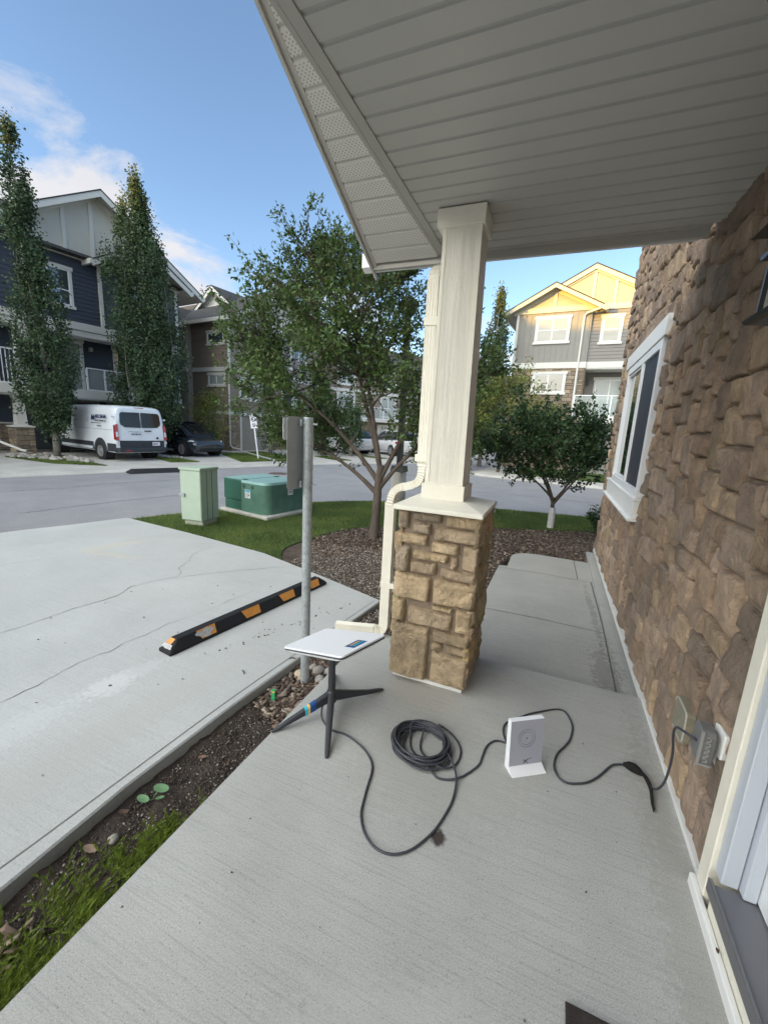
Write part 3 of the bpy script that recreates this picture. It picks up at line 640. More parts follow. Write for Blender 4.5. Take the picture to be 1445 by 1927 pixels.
_tc = _n.new('ShaderNodeTexCoord'); _mp = _n.new('ShaderNodeMapping'); _mp.inputs['Scale'].default_value = (1, 1.0/cs, 0); _l.new(_tc.outputs['Object'], _mp.inputs[0])
_mp2 = _n.new('ShaderNodeMapping'); _mp2.inputs['Rotation'].default_value = (0, 0, R(45)); _mp2.inputs['Scale'].default_value = (58, 58, 1); _l.new(_mp.outputs[0], _mp2.inputs[0])
_vf = _n.new('ShaderNodeVectorMath'); _vf.operation = 'FRACTION'; _l.new(_mp2.outputs[0], _vf.inputs[0])
_vs = _n.new('ShaderNodeVectorMath'); _vs.operation = 'DISTANCE'; _l.new(_vf.outputs[0], _vs.inputs[0]); _vs.inputs[1].default_value = (.5, .5, 0)
_cm = _n.new('ShaderNodeMath'); _cm.operation = 'LESS_THAN'; _cm.inputs[1].default_value = .23; _l.new(_vs.outputs['Value'], _cm.inputs[0])
_mx = _n.new('ShaderNodeMix'); _mx.data_type = 'RGBA'; _l.new(_cm.outputs[0], _mx.inputs[0]); _mx.inputs[6].default_value = (.62, .60, .55, 1); _mx.inputs[7].default_value = (.26, .255, .24, 1); _l.new(_mx.outputs[2], _n['Principled BSDF'].inputs['Base Color'])
d = 0.03
while d < 6.3:
    x0, x1 = -1.455, -.967
    mb.mi = 0; mb.add([rk(x0, d, 0), rk(x1, d, 0), rk(x1, d+.098, 0), rk(x0, d+.098, 0)], [(3, 2, 1, 0)])
    mb.mi = 1; mb.add([rk(x0, d+.098, 0), rk(x1, d+.098, 0), rk(x1, d+.102, .012), rk(x0, d+.102, .012), rk(x1, d+.118, .012), rk(x0, d+.118, .012), rk(x1, d+.124, 0), rk(x0, d+.124, 0)], [(3, 2, 1, 0), (5, 4, 2, 3), (7, 6, 4, 5)])
    d += .124
P_(mb, 'rake_soffit', [m_perf, m_soffit])
mb = MB(); mb.T = HT
mb.add([rk(-1.455, 0, -.004), rk(-1.485, 0, -.004), rk(-1.485, 6.4, -.004), rk(-1.455, 6.4, -.004), rk(-1.455, 0, .03), rk(-1.455, 6.4, .03)], [(0, 1, 2, 3), (0, 3, 5, 4)])
ring = lambda d_: [rk(-1.487, d_, -.035), rk(-1.505, d_, -.035), rk(-1.505, d_, .15), rk(-1.487, d_, .15)]
mb.loft([ring(-.08), ring(6.4)])
P_(mb, 'rake_fascia', m_fascia, fixn=True)
mb = MB(); mb.T = HT; mb.loft([[rk(-1.52, -.12, .14), rk(WX+.2, -.12, .14), rk(WX+.2, -.12, .17), rk(-1.52, -.12, .17)], [rk(-1.52, 6.4, .14), rk(WX+.2, 6.4, .14), rk(WX+.2, 6.4, .17), rk(-1.52, 6.4, .17)]])
P_(mb, 'porch_roof', m_shing, fixn=True)
mb = MB(); mb.T = HT; gp = [(3.24, 2.99), (3.24, 2.89), (3.30, 2.865), (3.35, 2.90), (3.365, 3.0), (3.355, 3.0), (3.34, 2.91), (3.30, 2.88), (3.25, 2.90), (3.25, 2.99)]
mb.prism(gp, -1.60, WX-.1, 'x'); mb.prism([(3.24, 2.99), (3.24, 2.89), (3.30, 2.865), (3.35, 2.90), (3.365, 3.0)], -1.606, -1.60, 'x')
P_(mb, 'gutter', m_wtrim, fixn=True)

# wall lamp
lamp = thing('wall_lamp', 'black lantern with frosted glass on the stone wall at the right edge', 'wall lamp', (WX, 1.63, 2.0))
lamp.scale = (.9, .85, .85)
mb = MB(); mb.box(-.07, -.04, -.06, .06, .10, .36); mb.box(-.14, -.07, -.02, .02, .30, .33); mb.build('bracket', m_lampb, lamp, bevel=.004)
def sq(h, z, cx=-.15): return [(cx-h, -h, z), (cx+h, -h, z), (cx+h, h, z), (cx-h, h, z)]
mb = MB(); mb.loft([sq(.135, .33), sq(.125, .345), sq(.05, .40), sq(.03, .42)]); mb.loft([sq(.105, .245), sq(.105, .262), sq(.085, .27)]); mb.loft([sq(.112, .03), sq(.118, .045), sq(.095, .06)]); mb.loft([sq(.03, -.0), sq(.09, .03)])
for sx in (-1, 1):
    for sy in (-1, 1): mb.bar((-.15+sx*.085, sy*.085, .055), (-.15+sx*.078, sy*.078, .345), .014, .014, (0, 1, 0))
mb.build('frame', m_lampb, lamp, fixn=True)
mb = MB(); mb.loft([sq(.078, .06), sq(.072, .33)]); mb.loft([sq(.03, -.002), sq(.08, .028)]); mb.build('glass_shade', m_lampg, lamp, fixn=True)

# outlet box, blank cover
ob = thing('outlet_box', 'grey weatherproof outlet box on the stone wall with a cable in it', 'outlet', (.69, 1.765, .465))
ob.scale = (.9, .85, .92)
mb = MB(); mb.box(.012, .06, -.060, .058, -.012, .152); mb.build('mounting_plate', m_wtrim, ob, bevel=.006)
mb = MB(); mb.prism([(-.052, .0), (.052, .0), (.056, .05), (.052, .13), (.035, .145), (-.035, .145), (-.052, .13), (-.056, .05)], -.060, -.006, 'x'); mb.build('cover', m_greyp, ob, bevel=.006, fixn=True)
mb = MB()
for k in range(5):
    z = .022+k*.024
    mb.tube([(-.044+.016*math.sin(t), -.058, z+.009*math.cos(t)) for t in np.linspace(0, math.pi, 9)], .003, 6)
mb.bar((-.060, -.056, -.002), (-.060, -.056, .15), .010, .010, (1, 0, 0)); mb.bar((-.058, -.056, .0), (-.01, -.056, .0), .008, .008)
mb.build('cable_knockouts', mat('grey_plastic_light', (.27, .27, .265), .5), ob)
bp_ = thing('blank_cover_plate', 'clear blank cover plate caulked to the stone left of the outlet box', 'cover plate', (.69, 2.12, .39))
bp_.scale = (1, .72, .66)
mb = MB(); mb.prism([(-.11, -.12), (.11, -.12), (.12, -.10), (.12, .09), (.10, .12), (-.10, .12), (-.12, .10), (-.12, -.10)], -.006, .03, 'x'); mb.build('plate', mat('aged_clear_plastic', (.25, .23, .17), .3, var=.15, vscale=30), bp_, fixn=True, bevel=.003)
mb = MB(); mb.tube([(-.004, .115*math.copysign(abs(math.cos(t))**.35, math.cos(t)), .115*math.copysign(abs(math.sin(t))**.35, math.sin(t))) for t in np.linspace(.3, 5.2, 40)], .006, 6); mb.build('caulk_bead', mat('caulk', (.42, .40, .35), .4), bp_)

# ------------------------------------------------------------------ porch column
col_ = thing('porch_column', 'porch column of cream wood on a tan stone pier', 'column', (-.61, 2.63, 0))
CT = Matrix.Translation((.61, -2.63, 0))
px0, px1, py0, py1 = -.835, -.385, 2.425, 2.86
mb = MB(); mb.T = CT; mb.box(px0, px1, py0, py1, .0, 1.165); mb.build('pier_core', m_mortar, col_)
mb = MB(); mb.T = CT; mb.box(px0-.012, px1+.012, py0-.014, py1+.012, 0, .024); mb.build('base_flashing', m_wtrim, col_)
# stones on the front face, measured: (u0,u1,v0,v1) in a 0..1 x 0..1 frame (left-right, bottom-top)
fs_ = [(0, .16, .885, 1), (.19, .55, .94, 1), (.58, 1, .925, 1), (.19, .43, .87, .935), (.46, 1, .845, .92), (0, .40, .80, .865), (.43, .77, .775, .84), (.80, 1, .70, .84),
       (0, .19, .64, .795), (.22, .66, .72, .775), (.68, .77, .70, .77), (.20, .53, .64, .715), (.56, 1, .635, .695), (0, .47, .48, .635), (.50, 1, .48, .63), (.50, .76, .445, .475),
       (0, .17, .335, .475), (.20, .76, .335, .44), (.79, 1, .335, .475), (0, .50, .0, .33), (.53, 1, .255, .33), (.53, .68, .20, .25), (.71, 1, .20, .25), (.53, 1, .0, .195)]
tan = [(.58, .455, .30), (.61, .48, .33), (.53, .41, .28), (.49, .385, .28), (.63, .48, .29)]
mb = MB(); mb.T = CT; Hs, Ws = 1.135, .53
for k, (u0, u1, v0, v1) in enumerate(fs_):
    c_ = random.choice(tan); kk = random.uniform(.92, 1.25)
    if v1 < .34: c_ = (.42, .33, .23)
    if k in (0, 1, 3, 8): c_ = (.38, .31, .24)
    stone_block(mb, (px0-.04, py0+.012, .026), (1, 0, 0), (0, 0, 1), (0, -1, 0), (u0*Ws, u1*Ws, v0*Hs, v1*Hs), .054, .0035, .012, tuple(q*kk for q in c_), rough=.010)
for face in range(3):
    org, U, Nn, Wf = [((px1, py0-.035, .026), (0, 1, 0), (1, 0, 0), .50), ((px1+.035, py1, .026), (-1, 0, 0), (0, 1, 0), .52), ((px0, py1+.035, .026), (0, -1, 0), (-1, 0, 0), .50)][face]
    for rc in ashlar(Wf, Hs, .055, [(4, 2), (3, 2), (5, 3), (2, 3), (4, 1), (3, 1), (5, 2), (4, 3)]):
        c_ = random.choice(tan); stone_block(mb, org, U, (0, 0, 1), Nn, rc, .042, .004, .028, tuple(q*random.uniform(.8, 1) for q in c_), rough=.009)
mb.build('stone_pier', m_stone, col_, smooth=True, colattr=True)
m_wood = mat('embossed_wood_paint', (.80, .765, .67), .55, bump=1.0, bscale=4, stretch=(7, 7, .5), bdist=.003, var=.02, vscale=6)
_t = m_wood.node_tree; [setattr(q.inputs['Distortion'], 'default_value', 1.8) for q in _t.nodes if q.type == 'TEX_NOISE']
_cr = _t.nodes.new('ShaderNodeMath'); _cr.operation = 'PINGPONG'; _cr.inputs[1].default_value = .05
_bn = [q for q in _t.nodes if q.type == 'BUMP'][0]; _src = _bn.inputs['Height'].links[0].from_socket; _t.links.new(_src, _cr.inputs[0])
_ml = _t.nodes.new('ShaderNodeMath'); _ml.operation = 'MULTIPLY'; _ml.inputs[1].default_value = 6; _t.links.new(_cr.outputs[0], _ml.inputs[0]); _t.links.new(_ml.outputs[0], _bn.inputs['Height'])
mb = MB(); mb.T = CT
X0, X1, Y0, Y1 = -.885, -.335, 2.335, 2.925; cxm, cym = -.635, 2.68
def rc_(x0, x1, y0, y1, z): return [(x0, y0, z), (x1, y0, z), (x1, y1, z), (x0, y1, z)]
mb.loft([rc_(X0, X1, Y0, Y1, 1.165), rc_(X0, X1, Y0, Y1, 1.192), rc_(-.775, -.495, 2.55, 2.80, 1.222)])
mb.build('pier_cap', m_trim, col_, fixn=True, bevel=.003)
mb = MB(); mb.T = CT; mb.box(-.775, -.497, 2.545, 2.805, 1.215, 1.315); mb.build('column_base', m_trim, col_, bevel=.003)
mb = MB(); mb.T = CT; mb.loft([rc_(-.758, -.515, 2.562, 2.79, 1.31), rc_(-.755, -.535, 2.570, 2.765, 2.81)])
mb.build('post', m_wood, col_, fixn=True, bevel=.002)
mb = MB(); mb.T = CT
for x0, x1, xa, xb in ((-.760, -.735, -.757, -.735), (-.545, -.513, -.560, -.533)):
    mb.loft([rc_(x0, x1, 2.559, 2.57, 1.316), rc_(xa, xb, 2.567, 2.578, 2.80)])
mb.build('corner_board', m_trim, col_, fixn=True)
mb = MB(); mb.T = CT; mb.box(-.79, -.515, 2.548, 2.79, 2.795, 2.893); mb.build('capital', m_trim, col_, bevel=.003)

# downspout
ds = thing('downspout', 'cream corrugated downspout bending around the stone pier', 'downspout', (-1.1, 2.88, 0))
DT = Matrix.Translation((1.1, -2.88, 0))
def rectpipe(mb, pts, wa, wb, ref, ribs=False):
    """rectangular fluted pipe swept along pts"""
    pts = [Vector(p) for p in pts]; rings = []
    prof = []
    for sx, sy, n in ((1, 0, 7), (0, 1, 5), (-1, 0, 7), (0, -1, 5)): pass
    n1 = 13
    for i in range(n1): prof.append((-.5+i/(n1-1), -.5, (i % 3 == 1)))
    for i in range(1, 9): prof.append((.5, -.5+i/9, (i % 3 == 1)))
    for i in range(n1): prof.append((.5-i/(n1-1), .5, (i % 3 == 1)))
    for i in range(1, 9): prof.append((-.5, .5-i/9, (i % 3 == 1)))
    for i, p in enumerate(pts):
        t = (pts[min(i+1, len(pts)-1)]-pts[max(i-1, 0)]).normalized()
        A_ = Vector(ref); A_ = (A_-t*A_.dot(t)).normalized(); B_ = t.cross(A_)
        sc = 1-(.15 if ribs and i % 2 else 0)
        rings.append([p+A_*(u*wa*sc*(.94 if g and abs(v) == .5 else 1))+B_*(v*wb*sc*(.90 if g and abs(v) == .5 else 1)) for u, v, g in prof])
    mb.loft(rings)
DX, DY = -.855, 2.83
def lerp(p, q, t): return tuple(a_*(1-t)+b_*t for a_, b_ in zip(p, q))
mb = MB(); mb.T = DT
topb = catmull([(-.90, 3.27, 2.88), (-.895, 3.20, 2.82), (-.885, 2.98, 2.73), (-.875, 2.86, 2.66), (-.872, 2.83, 2.58)], 6)
rectpipe(mb, topb, .075, .055, (1, 0, 0), True); mb.build('top_elbow', m_trim, ds, fixn=True)
mb = MB(); mb.T = DT; rectpipe(mb, [(-.872, 2.83, 2.60), (-.862, 2.83, 1.5), (-.86, 2.83, 1.40)], .075, .055, (1, 0, 0)); mb.build('upper_pipe', m_trim, ds, fixn=True)
mb = MB(); mb.T = DT
for z in (2.33, 1.43): mb = MB(); mb.T = DT; mb.box(-.911-.003, -.82, 2.792, 2.868, z, z+.05); mb.build('strap', m_trim, ds)
mb = MB(); mb.T = DT
e1 = catmull([(-.86, 2.83, 1.42), (-.862, 2.83, 1.34), (-.885, 2.84, 1.285), (-.93, 2.85, 1.255)], 8); rectpipe(mb, e1, .078, .058, (.4, 0, .9) if 0 else (0, 1, 0) if 0 else (0, 1, 0), True)
e2 = catmull([(-.99, 2.87, 1.235), (-1.05, 2.88, 1.215), (-1.095, 2.885, 1.165), (-1.11, 2.885, 1.08)], 8); rectpipe(mb, e2, .078, .058, (0, 1, 0), True)
rectpipe(mb, [(-.925, 2.85, 1.257), (-.995, 2.87, 1.233)], .076, .056, (0, 1, 0)); mb.build('offset_elbow', m_trim, ds, fixn=True)
mb = MB(); mb.T = DT; rectpipe(mb, [(-1.11, 2.885, 1.10), (-1.11, 2.885, .10)], .058, .075, (0, 1, 0)); mb.build('lower_pipe', m_trim, ds, fixn=True)
mb = MB(); mb.T = DT; mb.box(-1.15, -1.0, 2.85, 2.918, .42, .46); mb.build('strap', m_trim, ds)
mb = MB(); mb.T = DT; e3 = catmull([(-1.11, 2.885, .13), (-1.115, 2.88, .07), (-1.15, 2.87, .038), (-1.20, 2.86, .034)], 8); rectpipe(mb, e3, .06, .078, (0, 1, 0), True); mb.build('bottom_elbow', m_trim, ds, fixn=True)
mb = MB(); mb.T = DT; rectpipe(mb, [(-1.19, 2.86, .034), (-1.50, 2.79, .022)], .06, .078, (0, 1, 0)); mb.build('outlet_pipe', m_trim, ds, fixn=True)

# ------------------------------------------------------------------ satellite dish
dish = thing('satellite_dish', 'white flat satellite dish on a dark four-legged stand', 'satellite dish', (-1.03, 1.885, 0))
nrm = Vector((-.296, .089, .951)).normalized()
pc = Vector((0, 0, .457)); LX = Vector((-.847+1.325, 1.636-1.821, .536-.370)).normalized(); LX = (LX-nrm*LX.dot(nrm)).normalized(); LY = nrm.cross(LX)
DM = Matrix((LX, LY, nrm)).transposed().to_4x4(); DM.translation = pc
def rrect(a_, b_, rr, z, n=6):
    out = []
    for sx, sy, st in ((1, 1, 0), (-1, 1, 90), (-1, -1, 180), (1, -1, 270)):
        for k in range(n+1):
            t = R(st+90*k/n); out.append(((a_-rr)*sx+rr*math.cos(t), (b_-rr)*sy+rr*math.sin(t), z))
    return out
al = (-.255, .1625)
mb = MB(); mb.T = DM; mb.loft([rrect(.268, .1605, .022, -.009), rrect(.270, .1625, .024, -.005), rrect(.270, .1625, .024, 0), rrect(.267, .1595, .022, .002)]); mb.build('panel', m_white, dish, smooth=False, fixn=True)
mb = MB(); mb.T = DM; mb.loft([rrect(.268, .1605, .022, -.018), rrect(.268, .1605, .022, -.0085)]); mb.build('edge_gap', m_dkg, dish, fixn=True)
mb = MB(); mb.T = DM; mb.loft([rrect(.10, .06, .05, -.072), rrect(.17, .10, .06, -.062), rrect(.235, .14, .05, -.038), rrect(.268, .161, .024, -.0175)]); mb.build('underside', m_white, dish, smooth=True, fixn=True)
mb = MB(); mb.T = DM
stk = bpy.data.objects.new('sticker', None)
mb.mi = 0; mb.box(.165, .242, -.052, .045, .0022, .003)
for k in range(5): mb.mi = 1; mb.box(.208, .226, -.035+.015*k, -.024+.015*k, .003, .0034); mb.mi = 2; mb.box(.182, .198, -.033+.014*k, -.023+.014*k, .003, .0034)
mb.build('sticker', [m_stkb, m_stkt, m_stky], dish, 'blue sticker with teal and yellow lettering')
mb = MB(); mb.tube([(0, 0, .09), (0, 0, .42)], [.021, .019], 20); mb.tube([(0, 0, .075), (0, 0, .105), (0, 0, .14), (0, 0, .15)], [.03, .034, .027, .022], 20); mb.build('mast', m_dkg, dish, smooth=False)
feet = [(-1.228, 1.607), (-.879, 1.579), (-.84, 2.207), (-1.183, 2.205)]
for k, (fx, fy) in enumerate(feet):
    mb = MB(); d = Vector((fx+1.03, fy-1.885, 0)); L_ = d.length; d.normalize(); s_ = Vector((-d.y, d.x, 0))
    rings = []
    LT = [(0.02, .108, .034, .021), (.07, .092, .029, .020), (.16, .064, .021, .018), (.26, .034, .014, .016), (L_-.02, .013, .009, .013), (L_+.008, .007, .006, .009)]
    for t, zc, hh, ww in LT:
        rings.append([d*t+s_*(ww*q)+Vector((0, 0, zc+hh*q2)) for q, q2 in ((-1, -.6), (-.55, -1), (.55, -1), (1, -.6), (.8, .7), (.45, 1), (-.45, 1), (-.8, .7))])
    mb.loft(rings); lg = mb.build('leg', m_dkg, dish, fixn=True, bevel=.002)
    if k == 0:
        lg['label'] = 'leg with a blue and yellow band'
        for nm, mt, t0, t1 in (('sticker_band', m_stkb, .10, .135), ('sticker_band', m_stky, .1355, .148), ('sticker_band', m_stkt, .1485, .165)):
            mb = MB(); rr = []
            for t in (t0, t1):
                zc, hh, ww = [float(np.interp(t, [q_[0] for q_ in LT], [q_[j_] for q_ in LT])) for j_ in (1, 2, 3)]; ww += .0015
                rr.append([d*t+s_*(ww*q)+Vector((0, 0, zc+(hh+.003)*q2)) for q, q2 in ((-1, -.6), (-.55, -1), (.55, -1), (1, -.6), (.8, .7), (.45, 1), (-.45, 1), (-.8, .7))])
            mb.loft(rr); mb.build(nm, mt, lg, fixn=True)

# ------------------------------------------------------------------ cables
def cable(name, pts, rad, lab, cat='cable', parent=None, n=10, m_=None):
    mb = MB(); mb.tube(catmull(pts, 6), rad, n); o = mb.build(name, m_ or m_cable, parent, smooth=True)
    if not parent: props(o, lab, cat)
    return o
CR = .0052
dc = [(-1.05, 1.87, .10), (-1.055, 1.83, .07), (-1.035, 1.79, .03), (-.99, 1.768, .008), (-.95, 1.752, .006), (-.88, 1.758, .006), (-.819, 1.745, .006), (-.743, 1.713, .006), (-.687, 1.674, .006), (-.65, 1.629, .006), (-.632, 1.579, .006), (-.62, 1.511, .006), (-.602, 1.425, .006), (-.586, 1.369, .006), (-.554, 1.318, .006), (-.519, 1.285, .006), (-.476, 1.262, .006), (-.429, 1.258, .006), (-.385, 1.272, .006), (-.342, 1.308, .006), (-.305, 1.365, .006), (-.274, 1.434, .006), (-.252, 1.519, .006), (-.239, 1.605, .006), (-.244, 1.699, .012), (-.262, 1.759, .02), (-.30, 1.815, .03), (-.35, 1.87, .035)]
ccx, ccy = -.465, 1.855
for k in range(13):                                   # the wound coil
    ph = random.uniform(0, 6); n_ = 14; rr = .118+.028*random.random()+.008*math.sin(k)
    ox, oy = random.uniform(-.018, .018), random.uniform(-.018, .018); zb = .006+.0105*(k//3)
    for j in range(n_):
        t = ph*0+j/n_*2*math.pi+1.0; 
        dc.append((ccx+ox+rr*1.03*math.cos(t)*(1+.05*math.sin(2*t+ph)), ccy+oy+rr*.95*math.sin(t)*(1+.05*math.cos(3*t+ph)), zb+.006*math.sin(t+ph)+.006))
dc += [(-.40, 1.99, .05), (-.416, 2.029, .03), (-.354, 2.021, .012), (-.304, 1.984, .006), (-.272, 1.93, .006), (-.263, 1.868, .006), (-.273, 1.811, .008), (-.30, 1.768, .014), (-.343, 1.75, .02), (-.40, 1.775, .02), (-.454, 1.82, .008), (-.478, 1.88, .006), (-.485, 1.96, .03), (-.52, 1.985, .05), (-.555, 1.94, .045), (-.535, 1.878, .008), (-.512, 1.825, .006), (-.475, 1.787, .01), (-.43, 1.757, .03), (-.395, 1.725, .02),
       (-.359, 1.71, .008), (-.334, 1.698, .006), (-.292, 1.706, .006), (-.247, 1.728, .012), (-.21, 1.78, .006), (-.166, 1.862, .006), (-.158, 1.925, .006), (-.151, 1.998, .006), (-.134, 2.046, .006), (-.108, 2.075, .006), (-.075, 2.083, .006), (-.045, 2.076, .01), (.02, 2.03, .03), (.045, 2.01, .035)]
cable('dish_cable', dc, CR, 'long dark cable from the dish, coiled on the patio and running to the router')
pcb = [(.04, 2.02, .035), (-.01, 2.06, .012), (-.046, 2.085, .006), (-.07, 2.127, .006), (-.083, 2.192, .006), (-.073, 2.246, .006), (-.041, 2.288, .006), (.04, 2.385, .006), (.111, 2.449, .006), (.194, 2.513, .006), (.241, 2.517, .006), (.271, 2.459, .006), (.284, 2.38, .006), (.27, 2.277, .006), (.242, 2.203, .006), (.205, 2.128, .006), (.189, 2.052, .006), (.192, 2.002, .006), (.213, 1.957, .006), (.247, 1.943, .006), (.296, 1.961, .006), (.347, 1.997, .006), (.401, 2.065, .006), (.45, 2.145, .006), (.479, 2.175, .008), (.531, 2.193, .012), (.565, 2.18, .018), (.595, 2.15, .02), (.617, 2.10, .02), (.63, 2.06, .03), (.645, 2.03, .08), (.648, 2.0, .17), (.64, 1.97, .30), (.615, 1.93, .42), (.60, 1.87, .495), (.605, 1.80, .53), (.635, 1.755, .535)]
cable('power_cable', pcb, CR, 'dark power cable looping from the router to the outlet box on the wall')
st = thing('cable_strap', 'black hook-and-loop strap wrapped around the power cable', 'strap', (.56, 2.17, 0))
mb = MB(); mb.tube([(-.04, .02, .014), (-.02, .012, .022), (0, 0, .026), (.02, -.008, .022), (.04, -.02, .018)], [.010, .020, .023, .019, .009], 10); mb.build('wrap', m_strap, st, smooth=True)
mb = MB(); pts = catmull([(.02, -.01, .03), (.045, -.045, .028), (.058, -.10, .02), (.055, -.15, .012), (.052, -.20, .005), (.052, -.225, .012)], 6); rg = []
for i, p in enumerate(pts):
    tw = .3+i/len(pts)*1.1; ww = .009; v = Vector((math.cos(tw), .2, math.sin(tw)))*ww; nn = Vector((0, 0, .0012)); rg.append([p-v-nn, p+v-nn, p+v+nn, p-v+nn])
mb.loft(rg); mb.build('loose_end', m_strap, st, fixn=True)

# router
rtr = thing('wifi_router', 'white and grey wifi router standing upright on the patio', 'router', (.047, 1.955, 0), math.atan2(.109, .157))
mb = MB(); lean = .02
W2, Hh = .093, .262
def rp(x, y, z): return (x, y+z*.10, z)
mb.loft([[(-W2, -.006, 0), (W2, -.006, 0), (W2, .03, 0), (-W2, .03, 0)], [rp(-W2, -.006, Hh), rp(W2, -.006, Hh), rp(W2, .020, Hh), rp(-W2, .020, Hh)]])
mb.build('body', m_white, rtr, bevel=.002, fixn=True)
mb = MB(); mb.loft([[rp(-W2+.004, -.0075, .022), rp(W2-.002, -.0075, .022), rp(W2-.002, -.004, .022), rp(-W2+.004, -.004, .022)], [rp(-W2+.004, -.0075, Hh-.003), rp(W2-.002, -.0075, Hh-.003), rp(W2-.002, -.004, Hh-.003), rp(-W2+.004, -.004, Hh-.003)]])
mb.build('face', m_router, rtr, fixn=True)
mb = MB(); mb.prism([(-.05, 0), (-.007, 0), (-.004, .024), (-.047, .004)], -W2, W2, 'x'); mb.build('foot', m_white, rtr, fixn=True)
mb = MB()
for rad in (.047, .034):
    mb.tube([rp(rad*math.cos(t), -.0082, .165+rad*math.sin(t)) for t in np.linspace(0, 2*math.pi, 40)], .0006, 4, False)
m_mark = mat('mark_grey', (.06, .06, .08), .5)
mb.tube([rp(0, -.009, .165), rp(0, -.0075, .165)], .0035, 8); mb.build('printed_rings', m_mark, rtr); mb = MB()
for s_ in (-1, 1): mb.bar(rp(-.012, -.0085, .042+.009*s_), rp(.012, -.0085, .042-.009*s_), .0015, .0035)
mb.tube([rp(-.008, -.0085, .036), rp(.01, -.0085, .050), rp(.036, -.0085, .056)], .0009, 4)
mb.build('printed_mark', m_mark, rtr)

# small patio things
sc_ = MB(); sc_.tube([(.313, 2.735, .0), (.313, 2.735, .003)], .017, 20); props(sc_.build('metal_disc', mat('disc_metal', (.55, .55, .54), .4, metal=.5)), 'small round metal disc set in the patio near its far edge', 'disc')
dm = thing('door_mat', 'dark coir door mat cut off by the bottom of the picture', 'door mat', (.6, .8, 0))
mb = MB(); mb.T = Matrix.Translation((-.6, -.8, 0)); mb.loft([rc_(.236, .95, .3, 1.07, .0), rc_(.226, .95, .3, 1.08, .008), rc_(.234, .95, .3, 1.072, .016)]); mb.build('pile', m_mat, dm, fixn=True)

# ------------------------------------------------------------------ parking stop
ang = math.atan2(.1525*1.65+.02, 1.75); L0 = Vector((-2.50, 1.985)); L1 = Vector((-2.235, 3.79)); dd_ = (L1-L0); Ls = dd_.length
ps = thing('parking_stop', 'black rubber parking stop with orange patches on the driveway', 'parking stop', (L0.x, L0.y, -.08), math.atan2(dd_.y, dd_.x))
prof = [(-.075, 0), (-.075, .025), (-.035, .095), (.035, .095), (.075, .025), (.075, 0)]
mb = MB(); rg = []
for x, s_, zt in ((0, .92, .35), (.008, 1, .4), (.085, 1, 1), (Ls-.085, 1, 1), (Ls-.008, 1, .45), (Ls, .92, .4)):
    rg.append([(x, p[0]*s_, min(p[1], .095*zt)) for p in prof])
mb.loft(rg); mb.build('body', m_black, ps, fixn=True, bevel=.004)
def slopept(x, t): # t 0 bottom..1 top of the slope facing the camera (-y side)
    return Vector((x, -.075+.04*t, .025+.07*t))+Vector((0, -.87, .5))*.0022
for k, (xa, xb) in enumerate(((.24, .40), (.68, .87), (1.13, 1.32), (1.54, 1.70))):
    mb = MB(); sk = .03
    mb.add([slopept(xa+sk, .05), slopept(xb, .05), slopept(xb+.01, .98), slopept(xa, .98)], [(0, 1, 2, 3)])
    mb.build('reflector', m_orange, ps)
    if k == 0:
        mb = MB(); pp = [(xa-.02+.09+.075*math.cos(t)*(1+.3*math.sin(3*t)), .5+.42*math.sin(t)*(1+.2*math.cos(5*t))) for t in np.linspace(0, 2*math.pi, 22)[:-1]]
        mb.add([slopept(x, y)+Vector((0, -.87, .5))*.001 for x, y in pp], [list(range(len(pp)))]); mb.build('scuff', m_scuff, ps, 'silvery scuff over the nearest orange patch')
def endpt(u, t): return Vector((.009+.074*t, -.075+.15*u+(-.0)*t, .040+.052*t))+Vector((-.5, 0, .85))*.004
mb = MB(); mb.add([endpt(.34, .45), endpt(.34, .95), endpt(.70, .95), endpt(.78, .45)][::-1], [(0, 1, 2, 3)]); mb.build('reflector', m_orange, ps)
mb = MB(); mb.add([endpt(.1, .05), endpt(.2, .42), endpt(.4, .44), endpt(.78, .42), endpt(.85, .1), endpt(.5, .02)][::-1], [(0, 1, 2, 3, 4, 5)]); mb.build('scuff', m_scuff, ps)
rampo = thing('rubber_ramp', 'black rubber kerb ramp lying along the far gutter', 'kerb ramp', (-12.2, 9.95, -.19), math.atan2(1.6, .68))
mb = MB(); mb.loft([[(x, -.22, 0), (x, .22, 0), (x, .22, h), (x, .12, h), (x, -.2, .01)] for x, h in ((-.95, .03), (-.8, .11), (.8, .11), (.95, .03))]); mb.build('body', m_black, rampo, fixn=True)
mh = MB(); mh.T = Matrix.Translation((-9.34, 12.59, -.196)); mh.tube([(0, 0, 0), (0, 0, .003)], .36, 28); mh.tube([(0, 0, .003), (0, 0, .006)], .30, 28); props(mh.build('manhole_cover', m_rust), 'rusty round manhole cover in the road', 'manhole cover')

